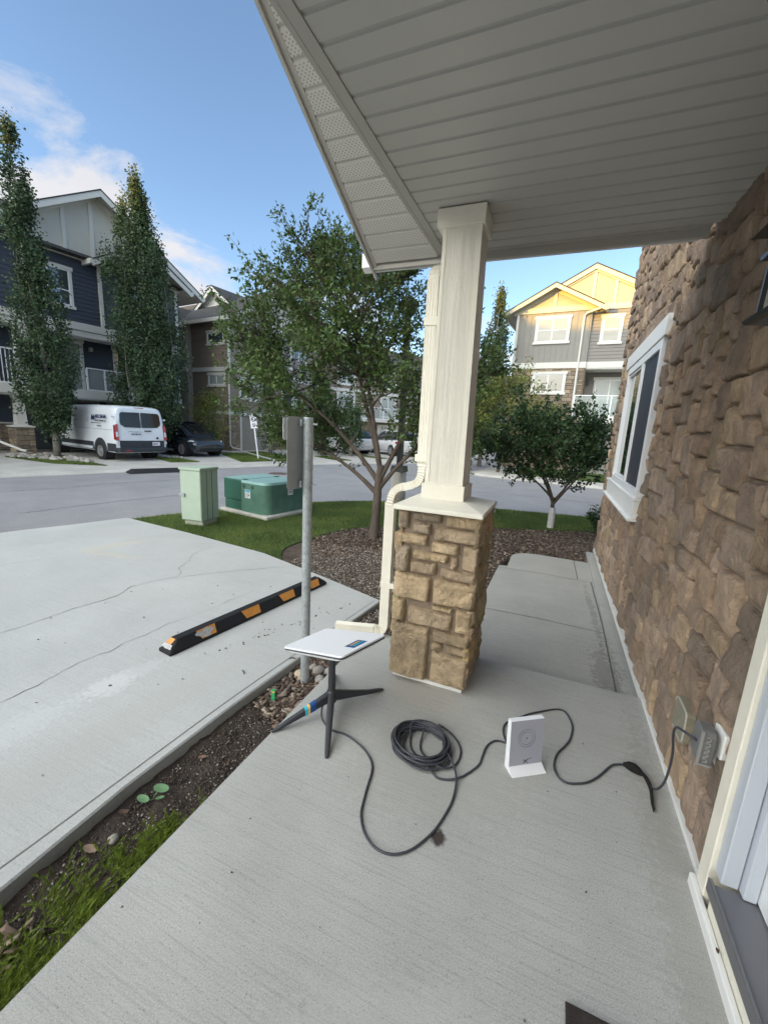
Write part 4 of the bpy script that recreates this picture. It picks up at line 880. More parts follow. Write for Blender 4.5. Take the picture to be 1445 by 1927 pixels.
# ------------------------------------------------------------------ signpost
sp = thing('signpost', 'galvanised signpost seen from behind its grey sign beside the dish', 'signpost', (-1.433, 2.23, -.14))
ST = Matrix.Translation((1.433, -2.23, .14))
mb = MB(); mb.T = ST; mb.tube([(-1.433, 2.23, -.16), (-1.433, 2.23, 1.68)], .030, 18); mb.tube([(-1.433, 2.23, 1.68), (-1.433, 2.23, 1.69)], [.031, .027], 18); mb.build('post', m_galv, sp, smooth=False)
def signplate(x0, y0, x1, y1, z0, z1, th, rr, name, m_, off=0):
    mb = MB(); mb.T = ST; d = Vector((x1-x0, y1-y0, 0)); wd = d.length; d.normalize(); nn = Vector((-d.y, d.x, 0)); c_ = Vector(((x0+x1)/2, (y0+y1)/2, (z0+z1)/2))
    rr_ = rrect(wd/2, (z1-z0)/2, rr, 0); rings = [[c_+d*p[0]+Vector((0, 0, p[1]))+nn*(off+th*k) for p in rr_] for k in (0, 1)]
    mb.loft(rings); return mb.build(name, m_, sp, fixn=True)
signplate(-1.487, 2.085, -1.468, 2.345, 1.245, 1.69, .002, .025, 'sign_plate', m_signback)
signplate(-1.500, 2.078, -1.492, 2.2, 1.55, 1.68, .002, .012, 'small_plate', m_wtrim, .012)
mb = MB(); mb.T = ST
for z in (1.275, 1.655):
    mb = MB(); mb.T = ST; mb.box(-1.47, -1.455, 2.19, 2.225, z-.02, z+.02); mb.bar((-1.475, 2.205, z), (-1.375, 2.24, z-.006), .010, .010); mb.tube([(-1.433, 2.23, z-.006), (-1.433, 2.23, z+.006)], .034, 14); mb.build('clamp', m_galv, sp)

# ------------------------------------------------------------------ utility boxes
dv_ = Vector((-5.272+5.64, 5.014-4.93, 0))
cab = thing('utility_cabinet', 'tall pale green utility cabinet on the lawn', 'utility box', (-5.47, 5.21, -.115), R(7))
cab.scale = (.88, 1.15, 1)
mb = MB(); mb.box(-.20, .20, -.16, .16, 0, .09); mb.build('base', mat('box_base', (.36, .38, .30), .8), cab)
mb = MB(); mb.box(-.235, .215, -.19, .19, .09, .93); mb.build('body', m_cabg, cab, bevel=.006)
mb = MB(); mb.box(-.25, .23, -.205, .205, .93, .965); mb.box(-.235, .215, -.19, .19, .965, .972); mb.build('lid', m_cabg, cab, bevel=.006)
mb = MB(); mb.box(-.225, .205, -.1945, -.1902, .10, .915); mb.build('door', m_cabg, cab, bevel=.002)
mb = MB(); mb.box(-.265, -.12, -.205, -.195, .50, .53); mb.box(-.18, -.13, -.215, -.2, .485, .545); mb.build('latch', m_galv, cab)
mb = MB()
for y in (-.06, .05): mb.box(.2152, .2165, y-.005, y+.005, .095, .92)
mb.build('panel_seam', m_cabd, cab)
tr = thing('transformer_box', 'low dark green transformer box with rounded corner on a concrete pad', 'transformer', (-5.235, 6.66, -.115), R(-10))
tr.scale = (.85, .78, 1)
# local: x across the face toward right, front -y
mb = MB(); mb.box(-.78, .80, -.78, .62, 0, .07); mb.build('pad', m_curb, tr, bevel=.015)
def rr2(a0, a1, b0, b1, rr, z, n=8):
    out = [(a0, b0, z)]
    for k in range(n+1):
        t = R(-90+90*k/n); out.append((a1-rr+rr*math.cos(t), b0+rr+rr*math.sin(t), z))
    out += [(a1, b1, z), (a0, b1, z)]; return out
mb = MB(); mb.loft([rr2(-.10, .68, -.70, .55, .22, .07), rr2(-.10, .68, -.70, .55, .22, .62)]); mb.build('cabinet', m_trg2, tr, fixn=True, smooth=False)
mb = MB(); mb.box(-.70, -.104, -.68, .54, .07, .26); mb.box(-.71, -.104, -.695, .545, .262, .66); mb.build('door', m_trg, tr, bevel=.02, seg=2)
mb = MB(); mb.loft([rr2(-.10, .685, -.705, .555, .22, .62), rr2(-.10, .66, -.68, .53, .20, .665)]); mb.box(-.69, -.102, -.67, .53, .661, .672); mb.build('lid', m_trt, tr, fixn=True)
mb = MB()
for x in (.0, .27): mb = MB(); mb.tube([(x, -.702, .56), (x, -.712, .56)], .032, 14); mb.build('bolt_recess', m_cabd, tr)
mb = MB(); mb.mi = 0; mb.box(.03, .20, -.704, -.7005, .34, .50); mb.mi = 1; mb.box(.045, .185, -.7055, -.7042, .455, .495)
mb.mi = 2; [mb.box(.05+.0*k, .17-.02*(k % 2), -.7055, -.7042, .43-.022*k, .436-.022*k) for k in range(4)]; mb.box(.14, .17, -.7058, -.7044, .385, .41)
mb.build('warning_label', [m_plate, m_stkt, m_ink], tr, 'white warning label with a blue header')
mb = MB(); mb.mi = 0; mb.box(.6805, .684, .02, .18, .40, .55); mb.mi = 1; [mb.box(.684, .6855, .035, .165, .43+.03*k, .445+.03*k) for k in range(3)]
mb.build('warning_label', [m_plate, m_ink], tr)
for bx in ((-.14, -.03, -.62, -.56, .672, .682), (-.1, .0, .35, .42, .672, .682)): mb = MB(); mb.box(*bx); mb.build('hinge', m_trg, tr)
bb = thing('blue_box', 'small light blue box on the lawn behind the stone pier', 'utility box', (-1.235, 9.53, -.115), R(15))
mb = MB(); mb.loft([[(-.12, -.10, 0), (.12, -.10, 0), (.12, .10, 0), (-.12, .10, 0)], [(-.10, -.085, .16), (.10, -.085, .16), (.10, .085, .16), (-.10, .085, .16)]]); mb.build('body', m_blue, bb, fixn=True, bevel=.01)
mb = MB(); mb.box(-.115, .115, -.10, .10, .16, .19); mb.build('lid', m_blue, bb, bevel=.008)

# street lamp behind the tree
lp = thing('street_lamp', 'black street lamp on a concrete footing behind the big tree', 'street lamp', (-3.12, 8.5, -.13))
mb = MB(); mb.loft([[(.165*math.cos(t), .165*math.sin(t), z) for t in np.linspace(0, 2*math.pi, 25)[:-1]] for z in (0, .86)]); mb.build('footing', m_curb, lp, smooth=True)
mb = MB(); mb.loft([[(s_*x, s_*y, z) for x, y in ((-1, -1), (1, -1), (1, 1), (-1, 1))] for s_, z in ((.155, .862), (.135, .99))]); mb.build('base_cover', m_lampb, lp, fixn=True)
mb = MB(); mb.box(-.055, .055, -.055, .055, .99, 4.0); mb.build('pole', m_lampb, lp)
mb = MB(); mb.loft([[(s_*math.cos(t), s_*math.sin(t), z) for t in np.linspace(0, 2*math.pi, 17)[:-1]] for s_, z in ((.06, 4.0), (.16, 4.12), (.2, 4.3), (.05, 4.42))]); mb.build('lantern', m_lampb, lp, fixn=True, smooth=True)

# small white parking sign far across the road
ws = thing('parking_sign', 'small white sign with symbols on a leaning white post across the road', 'sign', (-13.3, 16.3, -.13), R(30))
mb = MB(); mb.tube([(0, 0, 0), (-.22, 0, 2.0)], .035, 8); mb.build('post', m_white, ws)
mb = MB(); mb.T = Matrix.Translation((-.19, 0, 1.72)) @ Matrix.Rotation(R(-6), 4, 'Y'); mb.box(-.15, .15, -.05, -.04, -.28, .32); mb.build('sign_plate', m_plate, ws)
mb = MB(); mb.T = Matrix.Translation((-.19, -.052, 1.72)) @ Matrix.Rotation(R(-6), 4, 'Y'); mb.tube([(.09*math.cos(t), 0, .13+.1*math.sin(t)) for t in np.linspace(0, 2*math.pi, 20)], .012, 5, False); mb.bar((-.06, 0, .2), (.06, 0, .06), .01, .02); mb.box(-.08, .08, -.003, 0, -.10, -.06); mb.box(-.06, .06, -.003, 0, -.2, -.14)
mb.build('printed_symbol', m_inkb, ws)

# ------------------------------------------------------------------ vehicles
def text(body, size, m_, parent, loc, rot, name='lettering', ext=.002, align='LEFT', sx=1):
    cu = bpy.data.curves.new(name, 'FONT'); cu.body = body; cu.size = size; cu.extrude = ext; cu.align_x = align; cu.offset = size*.012
    o = bpy.data.objects.new(name, cu); C.objects.link(o); dg = bpy.context.evaluated_depsgraph_get(); me = bpy.data.meshes.new_from_object(o.evaluated_get(dg)); C.objects.unlink(o); bpy.data.objects.remove(o)
    me.materials.clear(); me.materials.append(m_); o = bpy.data.objects.new(name, me); C.objects.link(o); o.parent = parent; o.location = loc; o.rotation_euler = rot; o.scale = (sx, 1, 1); return o
def wheel(parent, x, y, r_, wd, side, spokes=0, rimr=.62):
    mb = MB(); n = 28
    ringp = lambda rad, yy: [(x+rad*math.cos(t), y+yy*side, r_+rad*math.sin(t)) for t in np.linspace(0, 2*math.pi, n+1)[:-1]]
    mb.loft([ringp(r_*.97, -wd), ringp(r_, -wd+.03), ringp(r_, -.03), ringp(r_*.94, 0), ringp(r_*.70, .004), ringp(r_*rimr, -.03)]); wobj = mb.build('wheel', m_tyre, parent, fixn=True, smooth=True)
    mb = MB()
    mb.loft([ringp(r_*rimr, -.02), ringp(r_*rimr*1.04, .002), ringp(r_*rimr*.93, -.002), ringp(r_*rimr*.86, -.04), ringp(r_*.30, -.05 if spokes else -.03), ringp(r_*.26, .0), ringp(r_*.10, .006)])
    if spokes:
        for k in range(spokes):
            t = 2*math.pi*k/spokes; mb.bar((x+.06*math.cos(t), y-.005*side, r_+.06*math.sin(t)), (x+r_*rimr*.95*math.cos(t+.12), y-.002*side, r_+r_*rimr*.95*math.sin(t+.12)), .035, .02, (0, 1, 0))
    mb.build('rim', m_rim, wobj, fixn=True)
    if spokes == 0:
        mb = MB()
        for k in range(8):
            t = 2*math.pi*k/8; mb.tube([(x+r_*.45*math.cos(t), y-.033*side, r_+r_*.45*math.sin(t)), (x+r_*.45*math.cos(t), y-.028*side, r_+r_*.45*math.sin(t))], .02, 8)
        mb.build('rim_hole', m_black, wobj)
    return wobj
def polypanel(mb, pts3, off):
    """thin panel: outline pts3 pushed out by off"""
    o_ = Vector(off); mb.loft([[Vector(p) for p in pts3], [Vector(p)+o_ for p in pts3]])

van = thing('white_van', 'white cargo van with dark lower cladding parked nose-in at the navy house', 'van', (-16.33, 11.87, -.14), R(-8.5))
def vring(x, hw, zt, zb=.33, rear=False, kr=1):
    lean = lambda z: (-(max(0, z-.9))*.105 if rear else 0)
    half = [(hw*.93, zb), (hw, zb+.07), (hw, .62), (hw*.995, 1.05), (hw*.965, 1.35), (hw*.90, min(1.80, zt-.17)), (hw*.86, zt-.10), (hw*.79, zt-.03), (hw*.66, zt), (hw*.33, zt+.012)]
    pts = half+[(-y, z) for y, z in half[::-1]]
    return [(x+lean(z), y*kr, z) for y, z in pts]
mb = MB()
mb.loft([vring(-4.72, .80, .88, .36), vring(-4.62, .93, 1.02), vring(-4.25, .985, 1.18), vring(-3.80, 1.0, 1.30), vring(-3.05, 1.01, 1.98), vring(-2.6, 1.015, 2.09), vring(-1, 1.02, 2.12), vring(.6, 1.02, 2.11), vring(1.02, 1.012, 2.08, rear=True), vring(1.10, .985, 2.04, rear=True, kr=.985), vring(1.115, .95, 2.0, rear=True, kr=.975)])
mb.build('body', m_vanw, van, fixn=True, smooth=True, bevel=0).modifiers.new('e', 'EDGE_SPLIT').split_angle = R(40)
xr = lambda z: 1.115-max(0, z-.9)*.105
def rearpts(yz, off=.004): return [(xr(z)+off, y, z) for y, z in yz]
for s_ in (-1, 1):
    mb = MB(); dr_ = [(s_*.005, 2.0), (s_*.62, 1.985), (s_*.80, 1.90), (s_*.86, 1.5), (s_*.87, .93), (s_*.87, .50), (s_*.005, .50)]
    polypanel(mb, rearpts(dr_, .001), (.012, 0, 0)); dro = mb.build('rear_door', m_vanw, van, fixn=True, bevel=.004)
    mb = MB(); g = [(s_*.02, 1.88), (s_*.70, 1.87), (s_*.765, 1.80), (s_*.79, 1.50), (s_*.765, 1.40), (s_*.62, 1.31), (s_*.02, 1.30)]
    polypanel(mb, rearpts(g, .013), (.006, 0, 0)); mb.build('rear_window', m_cglass, dro, fixn=True)
    mb = MB(); polypanel(mb, rearpts([(s_*.004, .80), (s_*.868, .80), (s_*.868, .47), (s_*.004, .47)], .014), (.01, 0, 0)); mb.build('lower_cladding', m_vand, dro, fixn=True)
    mb = MB(); mb.T = Matrix.Translation((0, 0, 0)); q = [(.875, 1.42), (.955, 1.40), (.985, 1.30), (1.0, .82), (.885, .80)]
    polypanel(mb, [(xr(z)-.03, s_*y, z) for y, z in q], (.05, 0, 0)); mb.add([(1.02, s_*1.016, .84), (1.12, s_*1.008, .84), (1.08, s_*1.0, 1.38), (1.0, s_*1.004, 1.38)], [(0, 1, 2, 3)]); tl = mb.build('tail_light', m_red, van, fixn=True)
    mb = MB(); polypanel(mb, [(xr(z)+.0, s_*y, z) for y, z in ((.90, 1.13), (.975, 1.13), (.985, .95), (.90, .95))], (.024, 0, 0)); mb.build('lens', m_lens, tl, fixn=True)
    mb = MB(); mb.box(1.12, 1.145, s_*.93-.05, s_*.93+.05, .66, .76); mb.build('reflector', m_lens, van)
mb = MB(); mb.box(1.13, 1.155, .09, .36, 1.155, 1.20); mb.build('door_handle', m_black, van, bevel=.004)
mb = MB(); mb.tube([(1.135, .60, .90), (1.142, .60, .90)], .05, 14); mb.build('badge', m_vand, van)
mb = MB(); mb.box(.94, .985, -.18, .18, 2.03, 2.065); mb.build('brake_light', m_red, van)
mb = MB(); mb.box(1.145, 1.155, .38, .68, .60, .745); pl = mb.build('number_plate', m_plate, van)
text('RET·C7', .10, m_inkb, van, (1.157, .40, .635), (R(90), 0, R(90)), sx=.62)
mb = MB(); mb.loft([[(1.02, y, z) for y, z in ((-1.0, .34), (1.0, .34), (1.0, .56), (-1.0, .56))], [(1.24, y, z) for y, z in ((-.93, .36), (.93, .36), (.93, .50), (-.93, .50))]]); mb.build('rear_bumper', m_vand, van, fixn=True, bevel=.02)
mb = MB(); mb.box(1.23, 1.245, -.72, -.5, .40, .44); mb.build('reflector', m_red, van)
for s_ in (-1, 1):
    mb = MB()
    for xa, xb in ((-3.25, -.52), (.52, 1.10)): mb.box(xa, xb, s_*1.018-.012, s_*1.018+.014, .38, .68)
    mb.box(-4.6, -4.25, s_*1.0-.02, s_*1.0+.01, .38, .68); mb.build('side_cladding', m_vand, van, bevel=.006)
    mb = MB(); mb.box(-3.2, -.6, s_*1.03-.006, s_*1.03+.006, .40, .50); mb.build('side_stripe', m_vanw, van)
    for xw in (0, -3.75):
        mb = MB(); A = [(xw+.50*math.cos(t), s_*1.028, .36+.50*math.sin(t)) for t in np.linspace(0, math.pi, 17)]; B = [(xw+.37*math.cos(t), s_*1.028, .34+.37*math.sin(t)) for t in np.linspace(0, math.pi, 17)]
        n = 17; mb.add(A+B, [(i, i+1, n+i+1, n+i) for i in range(n-1)]); Cc = [(p[0], s_*1.0, p[2]) for p in A]; mb.add(A+Cc, [(i, i+1, n+i+1, n+i) for i in range(n-1)]); mb.build('wheel_arch', m_vand, van)
        mb = MB(); mb.tube([(xw, s_*.70, .36), (xw, s_*1.024, .36)], .40, 24); mb.build('wheel_well', m_black, van)
        wheel(van, xw, s_*1.045, .35, .24, s_)
    mb = MB(); mb.add([(-2.0, s_*1.021, .70), (-1.985, s_*1.021, .70), (-1.985, s_*.935, 1.75), (-2.0, s_*.935, 1.75)], [(0, 1, 2, 3)]); mb.add([(-2.0, s_*1.024, 1.185), (.9, s_*1.022, 1.185), (.9, s_*1.02, 1.20), (-2, s_*1.02, 1.20)], [(0, 1, 2, 3)]); mb.build('door_seam', mat('seam_grey', (.30, .31, .32), .6), van)
    mb = MB(); mb.add([(-3.35, s_*.985, 1.25), (-2.35, s_*1.0, 1.25), (-2.35, s_*.93, 1.82), (-2.75, s_*.92, 1.82)], [(0, 1, 2, 3)]); mb.build('side_window', m_cglass, van)
mb = MB(); mb.box(.93, 1.0, -1.05, -.97, 1.66, 1.72); mb.box(.93, 1.0, .97, 1.05, 1.60, 1.66); mb.build('door_hinge', m_vanw, van)
trot = (R(90-9.5), 0, 0)
text('M', .30, m_inkb, van, (-.62, -1.012, 1.52), trot, sx=1.1)
text('MAXIMUM', .22, m_inkb, van, (-.28, -1.006, 1.60), trot, sx=.75)
text('Electric Systems Ltd.', .115, m_ink, van, (-.28, -1.020, 1.48), trot, sx=.85)
text('Residential  Commercial  Industrial', .05, m_ink, van, (-.62, -1.030, 1.40), trot, sx=1.1)
text('403.250.4411', .07, m_ink, van, (-.15, -1.034, 1.29), trot, sx=.9)
text('MAXIMUM', .085, m_inkb, van, (1.146, -.42, 1.02), (R(90), 0, R(90)), sx=.9)
text('electric systems', .05, m_ink, van, (1.134, -.52, 1.13), (R(90), 0, R(90)), sx=1.4)

def car(name, lab, loc, rz_, paint, suv=False, rear_view=False, grp=None):
    c_ = thing(name, lab, 'car', loc, rz_, grp)
    hw = .93; H = 1.62 if suv else 1.60
    def ring(x, hw_, zs, zb=.22): return [(x, y, z) for y, z in [(hw_*.86, zb), (hw_*.97, zb+.12), (hw_, .58), (hw_*.985, zs-.14), (hw_*.90, zs-.03), (hw_*.6, zs+.015), (0, zs+.03), (-hw_*.6, zs+.015), (-hw_*.90, zs-.03), (-hw_*.985, zs-.14), (-hw_, .58), (-hw_*.97, zb+.12), (-hw_*.86, zb)]]
    mb = MB()     # +x = nose, front axle at x=0
    mb.loft([ring(-3.72, .74, .88, .36), ring(-3.66, .82, .98, .30), ring(-3.4, .90, 1.08), ring(-2.8, .93, 1.06), ring(-1.2, .93, 1.0), ring(-.5, .93, .98), ring(.2, .92, .88), ring(.62, .88, .77), ring(.82, .80, .66, .26), ring(.88, .70, .56, .30)])
    b_ = mb.build('body', paint, c_, fixn=True, smooth=True); b_.modifiers.new('s', 'SUBSURF').levels = 1; b_.modifiers['s'].render_levels = 2
    def gring(x, w0, z0, w1, z1): return [(x, y, z) for y, z in [(w0, z0), (w0*.97, z0+(z1-z0)*.5), (w1, z1-.04), (w1*.8, z1), (0, z1+.02), (-w1*.8, z1), (-w1, z1-.04), (-w0*.97, z0+(z1-z0)*.5), (-w0, z0)]]
    mb = MB()
    rear = [(-3.35, .72, 1.0, .60, 1.08), (-2.95, .84, .98, .66, 1.34), (-2.4, .86, .95, .66, H-.06)] if not suv else [(-3.60, .74, 1.0, .66, 1.10), (-3.35, .82, .98, .68, 1.48), (-2.8, .86, .95, .68, H-.03)]
    mb.loft([gring(*q) for q in rear+[(-1.5, .87, .93, .67, H), (-.95, .86, .92, .66, H-.05), (-.35, .84, .90, .64, 1.25), (.25, .78, .84, .62, .90)]])
    g_ = mb.build('window_glass', m_cglass, c_, fixn=True, smooth=True); g_.modifiers.new('s', 'SUBSURF').render_levels = 2
    mb = MB(); mb.loft([[(x, y, z+dz) for y, z, dz in ((-.55, z0, 0), (.55, z0, 0), (.5, z0, .02), (-.5, z0, .02))] for x, z0 in ((-2.7, H-.05), (-2.2, H+.0), (-1.5, H+.012), (-1.0, H-.03))]); mb.build('roof', m_cglass if not suv else paint, c_, fixn=True)
    mb = MB()
    for s_ in (-1, 1):
        mb.tube(catmull([(.2, s_*.74, .93), (-.4, s_*.70, 1.27), (-.98, s_*.65, H-.06), (-1.7, s_*.655, H-.02), (-2.5, s_*.645, H-.08), (-3.2, s_*.70, 1.2)], 4), .03, 6); mb.bar((-1.62, s_*.80, .98), (-1.7, s_*.68, H-.05), .07, .02, (0, 1, 0))
    mb.build('roof_rail', paint, c_)
    for s_ in (-1, 1):
        for xw in (0, -2.88):
            mb = MB(); mb.tube([(xw, s_*.62, .35), (xw, s_*.938, .35)], .39, 24); mb.build('wheel_well', m_black, c_)
            wheel(c_, xw, s_*.965, .35, .23, s_, 5, .68)
        mb = MB(); mb.loft([[(.50, s_*.64, .69), (.44, s_*.86, .76), (.35, s_*.89, .70), (.52, s_*.80, .63)], [(.66, s_*.58, .70), (.56, s_*.82, .775), (.46, s_*.87, .72), (.70, s_*.72, .64)]]); mb.build('headlight', m_lens, c_, fixn=True)
        mb = MB(); mb.loft([[(-3.58, s_*.50, .90), (-3.40, s_*.90, .96), (-3.40, s_*.91, .84), (-3.60, s_*.50, .82)], [(-3.75, s_*.50, .92), (-3.55, s_*.87, .97), (-3.56, s_*.88, .85), (-3.76, s_*.50, .83)]]); mb.build('tail_light', m_red, c_, fixn=True)
        mb = MB(); mb.loft([[(-.32, s_*.92, .98), (-.22, s_*.92, .98), (-.22, s_*.92, 1.05), (-.32, s_*.92, 1.05)], [(-.34, s_*1.06, .98), (-.22, s_*1.06, .99), (-.22, s_*1.06, 1.09), (-.34, s_*1.06, 1.09)]]); mb.build('side_mirror', paint, c_, fixn=True, bevel=.01)
    mb = MB(); mb.box(.62, .885, -.62, .62, .30, .38); mb.build('lower_grille', m_black, c_, bevel=.01)
    mb = MB(); mb.box(-3.79, -3.76, -.27, .27, .58, .72); mb.build('number_plate', m_plate, c_)
    return c_
car('dark_car', 'dark grey hatchback car parked nose-out between the houses', (-15.95, 15.28, -.135), R(-8.5), m_carg)
car('white_suv', 'white sports utility car with red tail lights parked nose-in behind the signpost', (-15.0, 25.6, -.135), R(180-14), m_carw, True)
car('white_car', 'white car partly hidden behind the big tree trunk and the lamp pole', (-11.6, 27.9, -.135), R(180-40), m_carw, True)

# ------------------------------------------------------------------ houses
def lap(mb, u0, u1, z0, z1, y=0, dz=.17):
    z = z0
    while z < z1-.02:
        t = min(z+dz, z1); mb.add([(u0, y-.022, z), (u1, y-.022, z), (u1, y-.002, t), (u0, y-.002, t), (u0, y, z), (u1, y, z)], [(0, 1, 2, 3), (4, 5, 1, 0)]); z = t
def boards(mb, u0, u1, z0, z1, y=0, st=.3):
    mb.add([(u0, y, z0), (u1, y, z0), (u1, y, z1), (u0, y, z1)], [(0, 1, 2, 3)]); u = u0+st*.6
    while u < u1-.05: mb.box(u-.02, u+.02, y-.02, y-.001, z0, z1); u += st
def window(par, u0, u1, z0, z1, y=0, mull=(), tr=None, trans=(), gm=None, T=None, hd=.14, sl=.12, sd=.10, name='window'):
    tr = tr or m_htrim; gm = gm or m_blind
    mb = MB(); mb.T = T
    mb.box(u0-sd-.05, u1+sd+.05, y-.06, y-.002, z1, z1+hd); mb.box(u0-sd-.06, u1+sd+.06, y-.075, y-.002, z0-sl, z0)
    mb.box(u0-sd, u0, y-.05, y-.002, z0, z1); mb.box(u1, u1+sd, y-.05, y-.002, z0, z1)
    w_ = mb.build(name, tr, par)
    mb = MB(); mb.T = T; f_ = .045
    mb.box(u0, u0+f_, y-.035, y-.002, z0, z1); mb.box(u1-f_, u1, y-.035, y-.002, z0, z1); mb.box(u0+f_, u1-f_, y-.035, y-.002, z0, z0+f_); mb.box(u0+f_, u1-f_, y-.035, y-.002, z1-f_, z1)
    for m_ in mull: mb.box(m_-.03, m_+.03, y-.037, y-.002, z0+f_, z1-f_)
    for t in trans: mb.box(u0+f_, u1-f_, y-.0365, y-.002, t-.02, t+.02)
    mb.build('sash', m_vinyl, w_)
    mb = MB(); mb.T = T; mb.add([(u0, y-.026, z0), (u1, y-.026, z0), (u1, y-.026, z1), (u0, y-.026, z1)], [(0, 1, 2, 3)]); mb.build('pane', gm, w_)
    return w_
def gable(par, uc, half, ze, sl_, y0, y1, th=.16, fas=.24, ov=.5, wallm=None, bats=(), base=True, ywall=0, soff=True, trimm=None):
    """a pitched roof with its gable end facing -y; half = half span of the wall below, ov = eave overhang"""
    trimm = trimm or m_htrim; k = math.hypot(1, sl_); zp = ze+half*sl_
    mb = MB(); a_ = half+ov
    for s_ in (-1, 1):
        mb.loft([[(uc, y, zp+th), (uc+s_*a_, y, zp-a_*sl_+th), (uc+s_*a_, y, zp-a_*sl_+th-.05), (uc, y, zp+th-.05)] for y in (y0-.02, y1)])
    rf = mb.build('roof', m_shing, par, fixn=True)
    mb = MB()
    for s_ in (-1, 1):
        mb.loft([[(uc, y, zp+th-.052), (uc+s_*a_, y, zp-a_*sl_+th-.052), (uc+s_*a_, y, zp-a_*sl_+th-.052-fas), (uc, y, zp+th-.052-fas)] for y in (y0, y0+.04)])
        mb.box(*(sorted((uc+s_*(a_+.0), uc+s_*(a_+.10)))), y0, y1, zp-a_*sl_-.06, zp-a_*sl_+th-.03)
    mb.build('fascia', trimm, rf, fixn=True)
    mb = MB()
    for s_ in (-1, 1): mb.add([(uc, y0+.04, zp-.03), (uc+s_*a_, y0+.04, zp-a_*sl_-.03), (uc+s_*a_, y1, zp-a_*sl_-.03), (uc, y1, zp-.03)], [(0, 1, 2, 3)])
    mb.build('soffit', m_soffit, rf)
    if wallm:
        mb = MB(); mb.add([(uc-half, ywall, ze), (uc+half, ywall, ze), (uc, ywall, zp)], [(0, 1, 2)]); mb.build('gable_panel', wallm, par)
        mb = MB(); mb.box(uc-half-.1, uc+half+.1, ywall-.05, ywall-.001, ze-.13, ze+.13)
        for u in bats: mb.box(u-.07, u+.07, ywall-.045, ywall-.001, ze+.13, zp-abs(u-uc)*sl_-.05)
        for s_ in (-1, 1): mb.loft([[(uc, y, zp-.02), (uc+s_*half, y, ze-.02), (uc+s_*half, y, ze-.2), (uc, y, zp-.2)] for y in (ywall-.052, ywall-.001)])
        mb.build('gable_trim', trimm, par, fixn=True)
    return rf
def vol(par, m_, *b_, name='wall'):
    mb = MB(); mb.box(*b_); return mb.build(name, m_, par)
def rail(par, u0, u1, z0, z1, y, glass=True, n=2):
    mb = MB(); mb.box(u0, u1, y-.03, y+.03, z1-.05, z1); mb.box(u0, u1, y-.025, y+.025, z0, z0+.05)
    for k in range(n+1): u = u0+(u1-u0)*k/n; mb.box(u-.03, u+.03, y-.028, y+.028, z0, z1-.05)
    if not glass:
        k = u0
        while k < u1: mb.box(k-.012, k+.012, y-.012, y+.012, z0+.05, z1-.05); k += .13
    ro = mb.build('balcony_railing', m_vinyl, par)
    if glass: mb = MB(); mb.box(u0, u1, y-.006, y+.006, z0+.05, z1-.05); mb.build('glass_panel', m_clear, ro)
m_hstone = mat('house_stone', (1, 1, 1), .9, var=.25, vscale=8, bump=.5, bscale=20, colattr=True)
def farstone(par, u0, u1, z0, z1, y, T=None, cell=.10):
    mb = MB(); mb.T = T; mb.c = (.16, .13, .10); mb.add([(u0, y, z0), (u1, y, z0), (u1, y, z1), (u0, y, z1)], [(0, 1, 2, 3)])
    for (a_, b_, c_, d_) in ashlar(u1-u0, z1-z0, cell, [(4, 1), (3, 1), (5, 2), (3, 2), (4, 2), (2, 1)]):
        mb.c = random.choice([(.30, .23, .15), (.36, .28, .19), (.25, .20, .15), (.33, .27, .20), (.21, .17, .13)]); g = .008
        h = .03*random.uniform(.6, 1.2); mb.loft([[(u0+p, yy, z0+q) for p, q in ((a_+e, c_+e), (b_-e, c_+e), (b_-e, d_-e), (a_+e, d_-e))] for yy, e in ((y-.002, g), (y-h, g+.008))])
    return mb.build('stone_cladding', m_hstone, par, colattr=True, fixn=True)

# House 1: navy townhouse row, left
h1 = thing('navy_townhouse', 'navy sided three storey townhouse with white gable behind the poplars', 'house', (-20.01, 10.05, -.13), R(82))
h1.location.z = 0
E1 = 7.03
vol(h1, m_navyb, -72, E1, .03, 11, 5.1, 8.06); vol(h1, m_navyb, -72, E1-.01, 1.25, 11, 2.3, 5.1); vol(h1, m_navyb, -72, E1-.02, 2.25, 11, -.15, 2.3); vol(h1, m_navyb, 5.2, E1, .03, 1.3, 2.3, 5.1)
mb = MB(); lap(mb, -72, 3.34, 5.42, 8.05, 0); lap(mb, -72, 5.2, 2.62, 5.08, 1.22); lap(mb, 5.2, E1, 2.62, 5.08, 0); lap(mb, -72, E1, -.12, 2.3, 2.22); mb.build('wall', m_navy, h1)
mb = MB(); boards(mb, 3.48, E1, 5.42, 8.0, -.06, .30); mb.build('wall', m_navyb, h1)
mb = MB(); mb.box(3.33, 3.47, -.09, -.001, 5.42, 8.0); mb.box(E1-.12, E1+.01, -.095, .03, 5.42, 8.0); mb.box(-72, E1+.03, -.10, -.001, 5.12, 5.418); mb.box(-72, E1, -.05, .9, 4.86, 5.10)
mb.box(-72, -.9, -.05, -.001, 7.92, 8.06); mb.box(.20, .58, .0, .35, 2.63, 4.855); mb.box(5.0, 5.2, 1.0, 1.2, 2.63, 4.855); mb.build('trim_band', m_htrim, h1)
mb = MB(); mb.box(-72, E1, -.04, 1.2, 2.28, 2.60); mb.box(-72, E1+.02, -.08, -.041, 2.26, 2.62); mb.box(-72, E1, -.02, 2.2, 2.20, 2.259); mb.build('balcony_deck', m_htrim, h1)
rail(h1, 2.58, 7.0, 2.62, 3.60, -.02, True, 6); rail(h1, -8, .2, 2.62, 3.95, -.02, False, 8)
window(h1, .72, 2.22, 6.02, 7.40, 0, (1.45,), trans=(6.6,), gm=m_glass); window(h1, -3.6, -2.1, 6.02, 7.40, 0, (-2.85,), gm=m_glass); window(h1, 4.6, 5.9, 6.0, 7.4, -.06, (5.25,), gm=m_glass)
